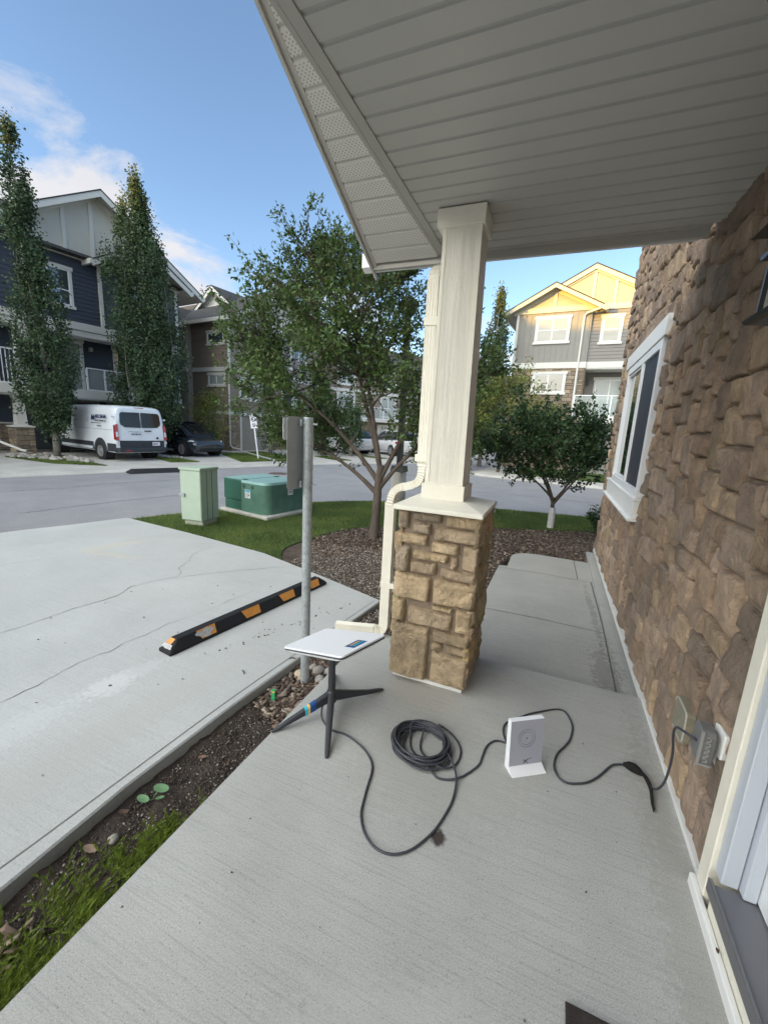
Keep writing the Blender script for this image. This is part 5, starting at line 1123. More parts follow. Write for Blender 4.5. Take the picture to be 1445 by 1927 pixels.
window(h1, 2.05, 2.95, 2.66, 4.75, 1.2, (), gm=m_curt, name='balcony_door'); window(h1, 4.45, 5.0, 3.3, 4.75, 1.2, (), gm=m_glass); window(h1, -2.6, -1.0, 2.66, 4.75, 1.2, (-1.8,), gm=m_curt, name='balcony_door')
mb = MB(); mb.box(3.30, 3.42, 1.05, 1.19, 4.45, 4.62); mb.build('balcony_light', m_lampg, h1)
vol(h1, m_navyb, 1.0, 3.9, 2.14, 2.19, -.1, 2.0, name='garage_door'); vol(h1, m_navyb, -6, -3.0, 2.14, 2.19, -.1, 2.0, name='garage_door')
mb = MB(); mb.box(.86, .995, 2.12, 2.195, -.1, 2.1); mb.box(3.905, 4.04, 2.12, 2.195, -.1, 2.1); mb.box(.86, 4.04, 2.115, 2.195, 2.101, 2.22); mb.build('garage_trim', m_taupe, h1)
farstone(h1, 4.35, 5.15, -.1, 2.2, 2.12); farstone(h1, -2.4, .6, -.12, 1.0, 2.10)
mb = MB(); mb.box(-2.4, .6, 2.05, 2.11, 1.0, 1.07); mb.build('wainscot_cap', m_htrim, h1)
window(h1, 5.6, 6.5, .9, 1.9, 2.2, (), gm=m_glass)
# stone pillars with tapered white posts along the front
for uc in (.12, -7.4, -15):
    pr = bpy.data.objects.new('front_pillar', None); C.objects.link(pr); pr.parent = h1
    farstone(pr, uc-.31, uc+.31, -.12, .93, -.02, cell=.105); farstone(pr, -.62, 0, -.12, .93, 0, T=Matrix.Translation((uc-.31, -.02, 0)) @ Matrix.Rotation(R(-90), 4, 'Z')); farstone(pr, 0, .62, -.12, .93, 0, T=Matrix.Translation((uc+.31, -.02, 0)) @ Matrix.Rotation(R(90), 4, 'Z'))
    mb = MB(); mb.loft([rc_(uc-.36, uc+.36, -.08, .66, .93), rc_(uc-.36, uc+.36, -.08, .66, .97), rc_(uc-.2, uc+.2, .08, .5, 1.02)]); mb.loft([rc_(uc-.18, uc+.18, .1, .46, 1.0), rc_(uc-.13, uc+.13, .15, .41, 2.2)]); mb.loft([rc_(uc-.19, uc+.19, .09, .47, 2.1), rc_(uc-.19, uc+.19, .09, .47, 2.2)]); mb.build('tapered_post', m_htrim, pr, fixn=True)
gable(h1, 3.47, 4.35, 8.08, .605, -.55, 6, wallm=m_panel, bats=(.9, 2.18, 3.24, 4.6, 6.0), ov=.45, ywall=-.02)
gable(h1, 5.15, 1.95, 8.05, .59, -.75, 2.2, wallm=m_panel, bats=(5.15,), ov=.35, ywall=-.09)
mb = MB(); mb.loft([[(u, -.5, 8.0), (u, 5.6, 11.2), (u, 11.6, 8.0)] for u in (-72.4, 7.3)]); mb.build('roof', m_shing, h1, fixn=True)
mb = MB(); mb.box(-72.4, -.95, -.58, -.49, 7.9, 8.06); mb.build('gutter', m_htrim, h1)
gable(h1, -7.5, 4.2, 8.08, .605, -.55, 6, wallm=m_panel, bats=(-7.5,), ov=.45, ywall=-.02); gable(h1, -20, 4.2, 8.08, .605, -.55, 6, wallm=m_panel, bats=(-20,), ov=.45, ywall=-.02)
mb = MB(); mb.tube([(-.72, .02, 2.2), (-.72, .02, .5), (-.70, -.02, .36), (-.2, -.5, .05), (-.1, -.6, .03)], .05, 6); mb.build('downspout', m_htrim, h1)

# House 2: brown house, centre left
h2 = thing('brown_townhouse', 'brown sided townhouse with dark shingle roof left of the big tree', 'house', (-17.63, 19.19, 0), R(82))
SD = Matrix.Rotation(R(-90), 4, 'Z')
vol(h2, m_brown, .03, 8.2, .03, 10, -.2, 7.28)
mb = MB(); mb.T = SD; lap(mb, -3.25, 0, 4.62, 7.2, 0, .165); lap(mb, -3.25, 0, 2.12, 4.36, 0, .165); mb.build('wall', m_brown, h2)
mb = MB(); mb.T = SD; boards(mb, -4.1, -3.3, -.1, 7.2, -.35, .28); boards(mb, -8, -4.12, -.1, 7.2, -.06, .3); mb.build('wall', m_taupe, h2)
vol(h2, m_taupe, -.345, .03, 3.28, 3.33, -.1, 7.2); vol(h2, m_taupe, -.345, .03, 4.1, 4.13, -.1, 7.2)
mb = MB(); lap(mb, .0, 8.2, 2.12, 4.32, 0, .165); mb.build('wall', m_brown, h2); mb = MB(); boards(mb, 0, 8.2, 4.6, 7.25, 0, .3); mb.build('wall', m_taupe, h2)
mb = MB(); mb.box(-.06, 8.25, -.06, -.001, 4.34, 4.60); mb.box(-.03, 8.2, -.05, -.001, 1.93, 2.11); mb.box(-.04, .06, -.045, .04, 4.61, 7.2); mb.T = SD; mb.box(-8, .0, -.06, -.001, 4.36, 4.60); mb.box(-4.15, -3.2, -.40, -.33, 4.36, 4.60); mb.box(-3.2, 0, -.05, -.001, 1.95, 2.11); mb.build('trim_band', m_htrim, h2)
farstone(h2, -3.25, 0, -.15, 1.93, 0, T=SD); farstone(h2, 0, .66, -.15, 1.93, 0); farstone(h2, 3.05, 4.6, -.15, 1.93, 0); farstone(h2, 7.5, 8.2, -.15, 1.93, 0)
window(h2, -1.72, -.40, 5.90, 6.48, 0, (), T=SD, gm=m_glass); window(h2, -1.72, -.42, 3.62, 4.16, 0, (-1.07,), T=SD, gm=m_curt)
window(h2, 1.3, 2.9, 5.2, 6.5, 0, (2.1,), gm=m_glass); window(h2, 5.0, 6.4, 5.2, 6.5, 0, (5.7,), gm=m_glass); window(h2, 1.5, 2.9, 2.9, 4.1, 0, (2.2,), trans=(3.7,), gm=m_curt); window(h2, .75, 1.15, 3.0, 4.0, 0, (), gm=m_glass); window(h2, 4.2, 5.2, 2.4, 4.0, 0, (), gm=m_glass)
vol(h2, m_taupe, .80, 2.80, -.03, -.002, -.15, 1.85, name='garage_door'); vol(h2, m_taupe, 4.75, 7.3, -.03, -.002, -.15, 1.85, name='garage_door')
mb = MB(); mb.box(2.82, 3.02, -.06, -.001, -.15, 1.9); mb.box(.68, .79, -.06, -.001, -.15, 1.9); mb.build('garage_trim', m_htrim, h2)
mb = MB(); mb.box(4.2, 8.0, -.9, -.002, 2.1, 2.3); mb.build('balcony_deck', m_htrim, h2); rail(h2, 4.2, 8, 2.3, 3.2, -.85, True, 4)
gable(h2, 4.1, 4.1, 7.25, .56, -.55, 10, wallm=m_panel, bats=(2.4, 4.1, 5.8), ov=.42, ywall=-.01)
mb = MB(); mb.tube([(-.40, -.1, 7.0), (-.12, .0, 6.8), (-.06, -.02, 6.5), (-.06, -.04, .2), (-.02, -.2, .06), (.2, -.6, .0)], .045, 6); mb.build('downspout', m_htrim, h2)
mb = MB(); mb.T = SD
cg = bpy.data.objects.new('cross_gable', None); C.objects.link(cg); cg.parent = h2; cg.rotation_euler = (0, 0, R(-90)); cg.location = (2.6, 0, 0)
gable(cg, -4.2, 1.5, 8.75, .72, -.4, 3, wallm=m_panel, bats=(-4.2,), ov=.35, ywall=-.02)
gb2 = bpy.data.objects.new('cross_gable', None); C.objects.link(gb2); gb2.parent = h2; gb2.rotation_euler = (0, 0, R(-90)); gb2.location = (-.35, 0, 0)
gable(gb2, -5.9, 1.9, 7.2, .62, -.4, 4, wallm=m_panel, bats=(-5.9,), ov=.45, ywall=-.02)
mb = MB()
for u, y in ((1.7, 2.2), (2.0, 3.0), (2.3, 1.5)): z = 7.25+u*.56+.14; mb.box(u-.1, u+.1, y-.12, y+.12, z-.05, z+.18)
mb.build('roof_vent', m_black, h2)

# House 3: grey house with sunlit gables, right of the column
h3 = thing('grey_townhouse', 'grey sided townhouse with sun-tinted gables seen between column and stone wall', 'house', (3, 24, 0), R(-5.5))
vol(h3, m_greyb, -5.80, 9, .2, 10, 5.15, 8.0); vol(h3, m_greyb, -5.78, -2.2, .05, 10, -.2, 5.15); vol(h3, m_greyb, -2.2, 9, 1.4, 10, -.2, 5.1); vol(h3, m_greyb, -2.2, 9, .1, 1.4, -.2, 2.4)
mb = MB(); boards(mb, -5.80, -2.17, 5.46, 8.0, 0, .28); mb.build('wall', m_greyb, h3)
mb = MB(); lap(mb, -2.165, 9, 5.46, 8.0, .15, .165); lap(mb, -2.165, 9, 2.75, 5.1, 1.36, .165); mb.build('wall', m_greig, h3)
vol(h3, m_greyb, -2.19, -2.165, .001, .2, 5.2, 8.0)
farstone(h3, -5.80, -2.17, -.1, 5.16, 0); farstone(h3, 0, 1.36, -.1, 5.16, 0, T=Matrix.Translation((-2.17, 0, 0)) @ Matrix.Rotation(R(90), 4, 'Z'))
mb = MB(); mb.box(-5.86, -2.15, -.06, -.001, 5.16, 5.455); mb.box(-2.149, 9, .07, .149, 5.16, 5.455); mb.box(-2.16, 9, .10, 1.39, 5.105, 5.158); mb.box(-5.82, -5.70, -.045, -.001, 5.456, 7.95); mb.build('trim_band', m_htrim, h3)
window(h3, -4.72, -3.22, 6.50, 7.62, 0, (-3.97,), trans=(7.06,)); window(h3, -1.62, -.86, 6.40, 7.54, .15, (), trans=(6.98,)); window(h3, -4.6, -3.10, 3.95, 4.86, -.04, (-3.88,)); window(h3, -1.62, -.20, 2.80, 4.72, 1.36, (-.95,), gm=m_curt, sl=.02, name='balcony_door'); window(h3, 1.5, 3, 6.4, 7.5, .15, (2.25,))
mb = MB(); mb.box(-2.2, 9, -.35, 1.36, 2.42, 2.70); mb.build('balcony_deck', m_htrim, h3); rail(h3, -2.45, 2.6, 2.72, 3.80, -.30, True, 3)
lb = MB(); lb.loft([[(-2.0+x*.8, 1.24+y*.8, z) for x, y in ((-.06, -.06), (.06, -.06), (.06, .06), (-.06, .06))] for z in (4.45, 4.65)]); lb.box(-2.03, -1.97, 1.25, 1.34, 4.66, 4.78); lb.build('balcony_light', m_lampb, h3, fixn=True)
m_panel3 = mat('sun_tinted_panel', (.46, .405, .28), .7, var=.03, vscale=3); m_trim3 = mat('sun_tinted_trim', (.58, .53, .40), .55)  # warm sunlight on the gables is put into these panel and trim colours
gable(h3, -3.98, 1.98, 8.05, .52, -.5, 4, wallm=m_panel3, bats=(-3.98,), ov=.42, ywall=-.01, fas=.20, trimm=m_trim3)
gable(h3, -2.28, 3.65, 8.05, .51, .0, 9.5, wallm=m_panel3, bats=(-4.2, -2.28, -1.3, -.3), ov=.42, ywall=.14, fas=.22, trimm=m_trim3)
mb = MB(); mb.loft([[(u, -.2, 8.0), (u, 5, 10.6), (u, 10.4, 8.0)] for u in (.8, 9.4)]); mb.build('roof', m_shing, h3, fixn=True)
mb = MB(); mb.tube([(-1.60, -.52, 8.0), (-1.68, -.48, 7.90), (-2.42, -.12, 7.76), (-2.52, -.06, 7.62), (-2.52, -.06, 3.0)], .055, 6); mb.build('downspout', m_htrim, h3)

# House 4: far townhouses closing the street, seen through the trees
h4 = thing('far_townhouse', 'distant townhouse row closing the street behind the big tree', 'house', (-17.5, 29.5, 0), R(58))
vol(h4, m_brown, 0, 26, .03, 10, -.2, 6.9)
mb = MB(); lap(mb, 0, 26, 2.3, 6.9, 0, .2); mb.build('wall', m_brown, h4)
mb = MB(); mb.box(-.05, 26, -.06, -.001, 4.4, 4.65); mb.box(-.05, 26, -.9, -.001, 2.1, 2.35); mb.build('trim_band', m_htrim, h4)
farstone(h4, 0, 26, -.2, 2.1, 0, cell=.16)
for k in range(6):
    u = 1.2+k*4.3; window(h4, u, u+1.5, 5.0, 6.3, 0, (u+.75,), gm=m_curt); window(h4, u, u+1.5, 2.6, 4.2, 0, (u+.75,), gm=m_curt); vol(h4, m_htrim, u-.3, u+2.2, -.04, -.035+.02, -.2, 1.9, name='garage_door')
mb = MB(); mb.loft([[(u, -.5, 6.85), (u, 5, 9.2), (u, 10.5, 6.85)] for u in (-.4, 26.4)]); mb.build('roof', m_shing, h4, fixn=True)
rail(h4, 3, 25, 2.35, 3.3, -.85, True, 10)
h5 = thing('far_side_house', 'grey house far up the street beyond the poplar', 'house', (3.5, 44, 0), R(-5))
vol(h5, m_greig, 0, 14, 0, 10, -.2, 5.2)
mb = MB(); mb.loft([[(u, -.5, 5.15), (u, 5, 7.4), (u, 10.5, 5.15)] for u in (-.4, 14.4)]); mb.build('roof', m_shing, h5, fixn=True)
window(h5, 2, 4, 3, 4.4, -.01, (3,))

# ------------------------------------------------------------------ trees and plants
def leaves(name, P, L_, W_, m_, parent=None, base=(1, 1, 1), drift=None, droop=.2, sig=.2, outward=None, fold=.25):
    n = len(P); P = np.asarray(P)
    d = rng.normal(0, 1, (n, 3)); d[:, 2] -= droop
    if outward is not None: d += outward*1.2
    d /= np.linalg.norm(d, axis=1)[:, None]
    q = rng.normal(0, 1, (n, 3)); w_ = np.cross(d, q); w_ /= np.linalg.norm(w_, axis=1)[:, None]; nn = np.cross(d, w_)
    l_ = (L_*rng.uniform(.6, 1.25, n))[:, None]; ww = (W_*rng.uniform(.7, 1.2, n))[:, None]/2
    V = np.stack([P, P+d*l_*.42+w_*ww+nn*ww*fold, P+d*l_, P+d*l_*.42-w_*ww+nn*ww*fold], 1).reshape(-1, 3)
    F = np.arange(4*n).reshape(n, 4)
    big = np.array([noise.noise(Vector(p)*1.1) for p in P.tolist()])
    c_ = np.array(base)[None]*((1+.35*big+rng.normal(0, sig, n)).clip(.35, 2))[:, None]
    c_[:, 0] *= 1+rng.normal(0, .12, n).clip(-.3, .4)
    if drift is not None: c_ = c_*drift
    return npmesh(name, V, F, m_, parent, np.repeat(c_, 4, 0))
def bez(p0, p1, p2, n):
    return [p0*(1-t)**2+p1*2*t*(1-t)+p2*t*t for t in np.linspace(0, 1, n)]
def vase_tree(name, lab, base, fork_z, tips, r0, lean=(0, 0), nsub=9, sublen=.8, ntw=3, nleaf=14, LL=.075, LW=.032, lm=None, bm_=None, col=(1, 1, 1), spread=.10, extra=None, low=None, minz=-9, twl=.35, upb=.6, minr=.012):
    t_ = thing(name, lab, 'tree', base); lm = lm or m_leaf; bm_ = bm_ or m_bark
    mb = MB(); f = Vector((lean[0], lean[1], fork_z))
    mb.tube(catmull([(0, 0, -.06), (0, 0, .05), (lean[0]*.25+.01, lean[1]*.3, fork_z*.35), (lean[0]*.7-.01, lean[1]*.7, fork_z*.75), f], 4), [r0*k for k in np.linspace(1.35, .78, 17)], 10); mb.build('trunk', bm_, t_, smooth=True)
    mb = MB(); LP = []; OD = []
    prim = []
    for ti, tip in enumerate(sorted(tips, key=lambda q_: -((q_[0]*37.7+q_[1]*91.3+q_[2]*53.1) % 1))):
        tp = Vector(tip[:3])-Vector(base); st_ = f+Vector((0, 0, random.uniform(-.30, -.03)*min(1, fork_z)))
        if len(tip) > 3: st_ = Vector((lean[0]*.7, lean[1]*.7, tip[3]))
        if ti >= 6 and prim:      # the later limbs branch off the main ones
            st_ = min((p_ for pl_ in prim for p_ in pl_[2:9]), key=lambda p_: (p_-tp).length+.8*max(0, p_.z-tp.z+.2))
        mid = st_.lerp(tp, .45)+Vector((0, 0, (.20 if ti < 6 and r0 > .06 else .22*random.uniform(-.25, .5))*(tp-st_).length))+Vector((random.uniform(-.1, .1), random.uniform(-.1, .1), 0))
        pts = bez(st_, mid, tp, 14); rr = r0*(.62 if ti < 6 else .26)
        if ti < 6: prim.append(pts)
        mb.tube(pts, [rr*(1-.93*(k/13)**.8)+.002 for k in range(14)], 7)
        Ln = (tp-st_).length
        for k in range(nsub):
            t = .28+.70*(k+random.random())/nsub; i = int(t*13); p = pts[i]; dr_ = (pts[min(i+1, 13)]-pts[max(0, i-1)]).normalized()
            sd_ = Vector((random.gauss(0, 1), random.gauss(0, 1), random.gauss(.1, .7))).normalized(); sd_ = (sd_+dr_*.9+Vector((0, 0, upb*.35))).normalized()
            sl_ = sublen*random.uniform(.5, 1.1)*(1.15-.6*t); e = p+sd_*sl_
            if e.z+base[2] < minz: continue
            sp_ = bez(p, p+sd_*sl_*.5+Vector((0, 0, -.02)), e+Vector((0, 0, .06)), 6); mb.tube(sp_, [.008*(1-.7*j/5) + .0015 for j in range(6)], 4, False)
            for q in range(ntw):
                s0 = sp_[random.randint(1, 5)]; td = (sd_+Vector((random.gauss(0, .6), random.gauss(0, .6), random.gauss(.25, .5)))).normalized(); tl = twl*random.uniform(.5, 1.2); s1 = s0+td*tl
                mb.tube([s0, s0+td*tl*.5, s1], [.004, .003, .0015], 3, False)
                for j in range(nleaf):
                    u = random.random()**.8; LP.append(s0.lerp(s1, u)+Vector((random.gauss(0, spread), random.gauss(0, spread), random.gauss(0, spread)))*.35); OD.append(td)
            for j in range(nleaf//2): LP.append(sp_[random.randint(1, 5)]+Vector((random.gauss(0, .03), random.gauss(0, .03), random.gauss(0, .03)))); OD.append(sd_)
    mb.build('branches', bm_, t_)
    leaves('crown', LP, LL, LW, lm, t_, base=col, outward=np.array([tuple(o_) for o_ in OD]), droop=.35)
    return t_
# big tree behind the signpost
bx_, by_ = -2.58, 5.99
tips = [(-3.72, 6.0, 4.30), (-4.02, 5.9, 4.42), (-3.42, 6.2, 4.15), (-4.3, 6.3, 4.05), (-3.1, 6.1, 4.0), (-4.9, 6.0, 3.95), (-5.2, 6.3, 3.45), (-5.1, 5.6, 3.0), (-5.45, 6.1, 2.55, .9), (-5.0, 5.8, 2.0, .8), (-4.6, 6.5, 1.7, .7), (-4.4, 5.4, 2.6), (-4.5, 6.6, 3.5),
        (-2.7, 6.3, 4.0), (-2.2, 6.0, 3.8), (-2.5, 6.9, 3.7), (-1.7, 6.2, 3.4), (-1.35, 6.5, 3.0), (-1.5, 6.0, 2.4), (-1.2, 6.3, 1.9, .8), (-1.5, 6.7, 1.45, .6), (-1.2, 6.9, 2.5), (-2.0, 7.3, 3.0), (-3.2, 7.3, 3.3), (-3.9, 7.4, 2.6), (-3.3, 4.9, 3.1), (-3.8, 4.8, 2.2, .8), (-2.9, 4.7, 2.5), (-2.4, 5.0, 3.3), (-4.0, 5.2, 3.6),
        (-2.0, 5.2, 2.3), (-2.4, 7.6, 2.0, .8), (-3.0, 6.6, 2.6), (-2.2, 5.6, 2.9), (-3.6, 6.0, 3.0), (-3.1, 5.8, 3.6), (-4.4, 6.2, 1.35, .7), (-3.7, 5.5, 1.5, .8), (-3.9, 6.8, 1.7, .8), (-1.6, 5.7, 1.7, .8), (-4.9, 6.5, 2.4, .9), (-4.6, 5.3, 3.2)]
vase_tree('crabapple_tree', 'large spreading tree with brown trunk standing in the mulch behind the signpost', (bx_, by_, -.11), 1.18, tips, .068, lean=(.06, .03), nsub=10, sublen=.80, ntw=5, nleaf=20, LL=.074, LW=.033, minz=.85, col=(1, 1, 1), twl=.38)
# round dark tree with the white guard
tips2 = [(-1.05, 8.5, 1.55), (-1.3, 8.3, 1.9), (-1.0, 8.9, 2.2), (-.6, 8.5, 2.5), (-.3, 8.2, 2.2), (0, 8.7, 2.2), (.3, 8.3, 2.15), (.6, 8.6, 1.9), (.75, 8.3, 1.5), (.55, 8.0, 1.3), (-.9, 8.0, 1.3), (.2, 9.2, 1.9), (-.5, 9.2, 1.9), (-.4, 7.8, 1.6), (.1, 7.7, 1.7), (-.1, 8.4, 1.7), (.9, 8.8, 1.75), (.6, 9.1, 1.4), (-1.1, 8.7, 1.2), (.45, 8.2, 2.35)]
tips2 = [(x, y, 1.2+(z-1.2)*.70) for x, y, z in tips2]
t2 = vase_tree('small_round_tree', 'small dark round tree with a white trunk wrap in the mulch bed', (.075, 8.54, -.12), .62, tips2, .040, lean=(0, .0), nsub=7, sublen=.55, ntw=4, nleaf=23, LL=.062, LW=.052, lm=m_leafd, minz=.72, upb=.1)
mb = MB(); mb.tube([(0, 0, .02), (.002, 0, .16), (0, 0, .30), (0, 0, .42)], [.064, .060, .063, .058], 12, True)
for z in (.12, .22, .33): mb.tube([(0, 0, z), (0, 0, z+.012)], .066, 12)
mb.build('trunk_wrap', m_wrap, t2)
# lighter tree across the road, behind the round tree
tips3 = [(x, y, z) for x, y, z in [(-1.55, 15.6, 3.9), (-1.9, 15.4, 3.4), (-1.1, 15.8, 3.3), (-2.6, 15.6, 3.0), (-3.2, 15.8, 2.6), (-3.6, 15.5, 2.0), (-.6, 15.6, 2.6), (-.3, 15.9, 2.0), (-2.2, 16.2, 2.4), (-1.5, 14.9, 2.4), (-2.9, 15, 1.8), (-3.1, 16.4, 1.4), (-.8, 15, 1.6), (-3.5, 16, 2.9), (-2.4, 15.2, 3.3)]]
tips3 = [((x+.22)*1.26, (y)*1.26+.0, 1.65+(z-1.65)*1.26) for x, y, z in tips3]
vase_tree('lawn_tree', 'lighter green tree on the far lawn behind the small round tree', (-2.4, 19.9, -.13), .9, tips3, .06, nsub=9, sublen=1.0, ntw=4, nleaf=15, LL=.11, LW=.075, lm=m_leafy, minz=.6, twl=.5, spread=.3)
vase_tree('street_tree', 'dark leafy tree across the road just right of the column', (-5.2, 21.5, -.13), 1.0, [(-5.6, 21.5, 4.2), (-5.0, 21.3, 4.4), (-4.4, 21.6, 3.9), (-6.2, 21.6, 3.2), (-4.0, 21.2, 3.0), (-4.6, 22.2, 3.2), (-5.4, 20.8, 3.4), (-6.4, 21.4, 2.2), (-4.1, 21.4, 2.0), (-5, 20.6, 2.0), (-3.9, 21.5, 4.6)], .07, nsub=9, sublen=1.0, ntw=4, nleaf=16, LL=.12, LW=.08, lm=m_leafd, minz=.8, twl=.5, spread=.3)

def poplar(name, lab, base, prof, n, LL=.12, top=(0, 0), sunlit_top=0, lm=None, nl=12, hole=.1, dens=1.0):
    """prof: list of (z, halfwidth); many steep limbs follow the outline"""
    t_ = thing(name, lab, 'tree', base); H = prof[-1][0]
    zs = [p[0] for p in prof]; ws = [p[1] for p in prof]
    mb = MB(); mb.tube([(0, 0, -.05), (.02, 0, .6), (-.02, .02, 1.6), (top[0]*.4, top[1]*.4, H*.5), (top[0], top[1], H*.97)], [.13, .11, .10, .055, .01], 9); mb.build('trunk', m_bark2, t_, smooth=True)
    mb = MB(); limbs = []
    for k in range(nl):
        an = random.uniform(0, 2*math.pi); z0 = random.uniform(.6, H*.45); z1 = min(H*.98, z0+random.uniform(.30, .6)*H); rr = random.uniform(.35, .9)
        P_l = []
        for t in np.linspace(0, 1, 8):
            z = z0+(z1-z0)*t; wd = np.interp(z, zs, ws)*rr*min(1, t*2.2+.05); P_l.append(Vector((top[0]*z/H+wd*math.cos(an), top[1]*z/H+wd*math.sin(an), z)))
        mb.tube(P_l, [.035*(1-.8*j/7) for j in range(8)], 5, False); limbs.append(P_l)
    mb.build('branches', m_bark2, t_)
    # leaf clumps: sprays hung on the outline, with gaps between
    P_c = []; OD = []
    nc = int(n/26)
    for k in range(nc):
        z = zs[0]+(H-zs[0])*random.random()**(1.05)
        wd = np.interp(z, zs, ws); an = random.uniform(0, 2*math.pi); rr = wd*math.sqrt(random.random())*1.02
        lobes = 1+.22*math.sin(3*an+z*1.1)+.25*noise.noise(Vector((math.cos(an)*1.5, math.sin(an)*1.5, z*1.1)))
        c_ = Vector((top[0]*z/H+rr*lobes*math.cos(an), top[1]*z/H+rr*lobes*math.sin(an), z))
        if noise.noise(Vector((c_.x*1.9, c_.y*1.9, c_.z*.75))+Vector(base)) < -.16+hole*.6*(z/H): continue
        m_n = 26; P_c += [(c_.x+random.gauss(0, .10), c_.y+random.gauss(0, .10), c_.z+random.gauss(0, .24)) for _ in range(m_n)]; OD += [(math.cos(an)*.5, math.sin(an)*.5, .2)]*m_n
    P_c = np.array(P_c); dr_ = None
    if sunlit_top:  # low sun on the upper leaves is put into their colour
        k = np.clip((P_c[:, 2]-H*.72)/(H*.3), 0, 1)[:, None]*sunlit_top*np.random.default_rng(3).uniform(.2, 1.3, (len(P_c), 1)); dr_ = 1+k*np.array([[1.6, .8, -.2]])
    leaves('crown', P_c, LL, LL*.8, lm or m_leafp, t_, drift=dr_, outward=np.array(OD), droop=.4, sig=.25)
    return t_
poplar('poplar_tree', 'tall columnar poplar left of the white van, leaning to a thin crooked top', (-18.1, 10.2, -.13), [(1.15, .35), (2.0, .78), (3.3, .92), (5, .82), (6.6, .64), (7.8, .42), (8.8, .30), (9.8, .20), (10.75, .06)], 40000, LL=.10, top=(.1, -.50))
poplar('poplar_tree', 'broader columnar poplar between the white van and the dark car', (-17.2, 13.95, -.13), [(.75, .45), (1.6, 1.0), (3.2, 1.38), (5, 1.28), (7, 1.16), (8.6, .95), (9.6, .62), (10.4, .34), (11.2, .08)], 72000, LL=.10, top=(0, -.50), sunlit_top=.6)
poplar('poplar_tree', 'thin poplar with sun-tinted top between the porch column and the grey house', (-3.9, 23.5, -.13), [(1, .4), (3, .9), (5, .85), (6.5, .62), (7.6, .4), (8.4, .22), (9.3, .06)], 16000, LL=.12, top=(.35, 0), sunlit_top=1.0)
poplar('young_tree', 'young leafy tree against the stone base of the brown house', (-17.3, 17.3, -.13), [(.7, .35), (1.4, .85), (2.3, .8), (2.9, .45), (3.3, .1)], 6000, LL=.10, lm=m_leafy)
poplar('young_tree', 'slim young tree behind the white parking sign', (-14.9, 19.3, -.13), [(.5, .35), (1.2, .6), (2.2, .55), (3.0, .3), (3.5, .08)], 4500, LL=.10, lm=m_leafd)
poplar('young_tree', 'dark columnar tree just right of the signpost far across the road', (-12.9, 21.6, -.13), [(.3, .45), (1.4, .8), (2.6, .75), (3.6, .4), (4.2, .1)], 8000, LL=.11, lm=m_leafd)
poplar('young_tree', 'dark young tree standing before the white sports utility car', (-11.5, 22.6, -.13), [(.7, .4), (1.5, .75), (2.4, .65), (3.2, .25)], 6000, LL=.11, lm=m_leafd)

# bush at the wall corner
bsh = thing('corner_bush', 'leafy bush peeking out behind the far corner of the stone wall', 'bush', (1.02, 8.45, -.12))
mb = MB(); LP = []; OD = []
for k in range(26):
    an = random.uniform(0, 6.28); ln = random.uniform(.25, .55); e = Vector((math.cos(an)*.3, math.sin(an)*.3, ln)); mb.tube([(0, 0, 0), e*.5, e], [.006, .005, .002], 4, False)
    for j in range(30): u = random.uniform(.3, 1); LP.append(e*u+Vector((random.gauss(0, .03), random.gauss(0, .03), random.gauss(0, .03)))); OD.append((math.cos(an), math.sin(an), .3))
mb.build('stems', m_bark, bsh); leaves('foliage', LP, .10, .035, m_leafd, bsh, outward=np.array(OD))

# juniper creeping along the patio edge
jun = thing('creeping_juniper', 'bright green creeping juniper along the patio edge at the lower left', 'plant', (-1.36, .75, -.15))
V = []; Fc = []; cl = []; tw = MB()
def spray(bx, by, bz, an, ln, up_):
    d = Vector((math.cos(an), math.sin(an), up_)).normalized(); base_ = Vector((bx, by, bz)); pts = []
    side = Vector((-math.sin(an), math.cos(an), 0)); tone = random.uniform(.55, 1.35)
    pts = [base_+d*ln*t+Vector((0, 0, -.02*t*t)) for t in np.linspace(0, 1, 5)]; tw.tube([p-Vector((1.36*-1, .75, -.15)) for p in pts], .0012, 3, False)
    for k in range(int(ln/.0022)):
        t = random.uniform(.08, 1); p = base_+d*ln*t+Vector((0, 0, -.02*t*t)); dd = (d*random.uniform(.7, 1.2)+side*random.uniform(-.8, .8)*(1)+Vector((0, 0, random.uniform(-.25, .55)))).normalized()
        L_ = random.uniform(.010, .024)*(1.1-.45*t); ww = dd.cross(Vector((random.random(), random.random(), 1))).normalized()*.0016
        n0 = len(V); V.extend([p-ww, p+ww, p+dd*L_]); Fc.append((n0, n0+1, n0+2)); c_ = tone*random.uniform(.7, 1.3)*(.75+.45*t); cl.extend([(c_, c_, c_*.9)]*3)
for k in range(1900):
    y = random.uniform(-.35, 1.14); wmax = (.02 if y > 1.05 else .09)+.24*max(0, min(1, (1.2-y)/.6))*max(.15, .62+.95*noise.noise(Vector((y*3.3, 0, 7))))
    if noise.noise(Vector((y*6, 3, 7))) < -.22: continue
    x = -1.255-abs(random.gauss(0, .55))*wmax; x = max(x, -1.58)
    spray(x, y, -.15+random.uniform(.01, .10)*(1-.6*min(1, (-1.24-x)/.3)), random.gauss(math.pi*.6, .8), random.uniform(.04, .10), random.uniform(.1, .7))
V = [v-Vector((-1.36, .75, -.15)) for v in V]
npmesh('foliage', [tuple(v) for v in V], Fc, m_junip, jun, np.array(cl)); tw.T = None
for q in range(len(tw.v)): tw.v[q] = tw.v[q]-Vector((-2.72, 0, 0))+Vector((0, 0, 0)) if False else tw.v[q]
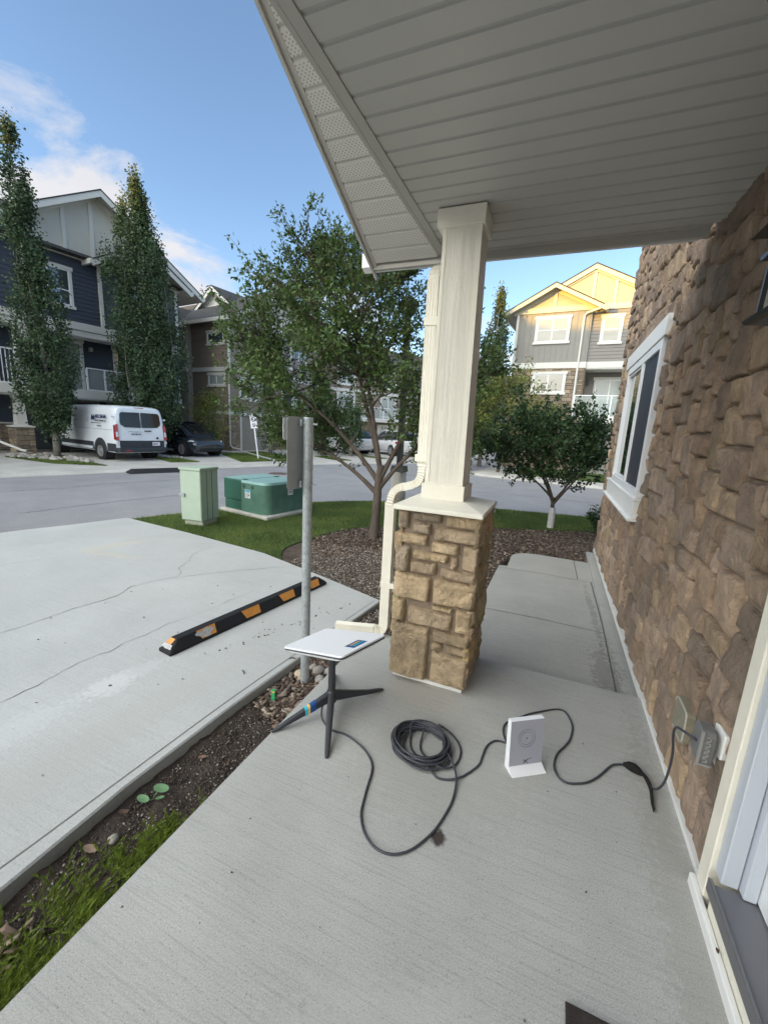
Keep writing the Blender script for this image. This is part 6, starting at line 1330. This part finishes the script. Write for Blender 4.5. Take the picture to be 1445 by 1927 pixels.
# seedling, leaves, tag, bits
sd = thing('squash_seedling', 'small seedling with two round green leaves in the soil strip', 'plant', (-1.575, 1.14, -.15))
mb = MB()
def roundleaf(mb, c_, rx, ry, an, tilt=.2, n=14):
    P = [Vector((rx*math.cos(t), ry*math.sin(t), 0)) for t in np.linspace(0, 2*math.pi, n+1)[:-1]]; Mx = Matrix.Translation(c_) @ Matrix.Rotation(an, 4, 'Z') @ Matrix.Rotation(tilt, 4, 'Y')
    mb.add([Mx @ Vector((0, 0, -.004))]+[Mx @ p for p in P], [(0, i+1, (i+1) % n+1) for i in range(n)])
m_sq = mat('seedling_leaf', (.16, .30, .14), .6)
roundleaf(mb, (.02, .035, .045), .036, .024, .4); roundleaf(mb, (-.015, -.035, .035), .03, .019, .2); roundleaf(mb, (.045, .005, .03), .02, .010, 1.1); mb.build('leaf', m_sq, sd)
mb = MB(); mb.tube([(0, 0, 0), (.01, .01, .03), (.02, .03, .044)], .002, 5); mb.tube([(0, 0, 0), (-.015, -.035, .034)], .002, 5); mb.build('stem', m_sq, sd)
for (x, y, s_, c_, lab) in ((-1.585, .86, .030, (.36, .25, .18), 'dry brown leaf lying beside the juniper'), (-1.55, 1.42, .024, (.30, .18, .12), 'small reddish dead leaf farther up the soil strip'), (-1.62, 1.03, .022, (.13, .08, .055), 'dark curled leaf next to the seedling')):
    mb = MB(); roundleaf(mb, (0, 0, 0), s_, s_*.6, random.uniform(0, 3), .35, 9); o = mb.build('fallen_leaf', mat('dry_leaf', c_, .8), None); o.location = (x, y, -.128); props(o, lab, 'leaf', 'dead leaves on the soil')
for (x, y, an, ln, lab) in ((-2.22, .52, .9, .055, 'twig lying on the driveway at the left edge'), (-1.83, 2.06, -.6, .045, 'twig on the driveway beside the soil strip'), (-1.63, 2.36, .5, .05, 'bark strip on the driveway edge left of the signpost')):
    o = MB().tube([(-ln/2, 0, 0), (0, .004, .003), (ln/2, 0, 0)], .004, 5).build('twig', m_bark, None); o.location = (x, y, -.075); o.rotation_euler = (0, 0, an); props(o, lab, 'twig', 'twigs on the driveway')
o = MB().tube([(0, -.008, 0), (0, 0, .003), (0, .008, 0)], [.002, .005, .002], 8).build('seed_husk', mat('husk', (.06, .025, .02), .7), None, smooth=True); o.location = (.675, 1.38, .06); props(o, 'tiny dark brown seed husk on the white strip below the door', 'seed')
gt = thing('plant_tag', 'small green plastic tag stuck in the soil strip', 'tag', (-1.50, 1.955, -.14), R(20))
mb = MB(); mb.loft([[(-.012, 0, 0), (.012, 0, 0), (.012, .002, 0), (-.012, .002, 0)], [(-.012, .02, .085), (.012, .02, .085), (.012, .022, .085), (-.012, .022, .085)]]); mb.build('strip', m_green, gt, fixn=True)
mb = MB(); mb.box(-.009, .009, .013, .0135+.001, .062, .072); mb.build('marking', m_stky, gt)
chips('driveway_litter', np.array([(-2.35+.55*t+rng.normal(0, .03), 2.15+1.35*t+rng.normal(0, .06)) for t in rng.uniform(0, 1, 34)])+np.array([.13, -.02]), -.08, .013, [(.06, .05, .045), (.10, .08, .06)], m_chip, 'dark leaf litter scattered along the parking stop', 'litter', (.25, .6))
chips('driveway_litter', scatter([(-4.5, .8), (-1.8, .6), (-1.7, 3.4), (-3.2, 4)], 45), -.08, .008, [(.08, .07, .06), (.14, .11, .09)], m_chip, 'tiny dark specks of litter on the driveway', 'litter', (.3, .9))
chips('patio_litter', scatter([(-1.2, .3), (.6, .3), (.6, 2.8), (-1.2, 2.8)], 40), 0, .0042, [(.08, .07, .06), (.16, .13, .10)], m_chip, 'tiny dark crumbs scattered on the patio and walkway', 'litter', (.4, 1))
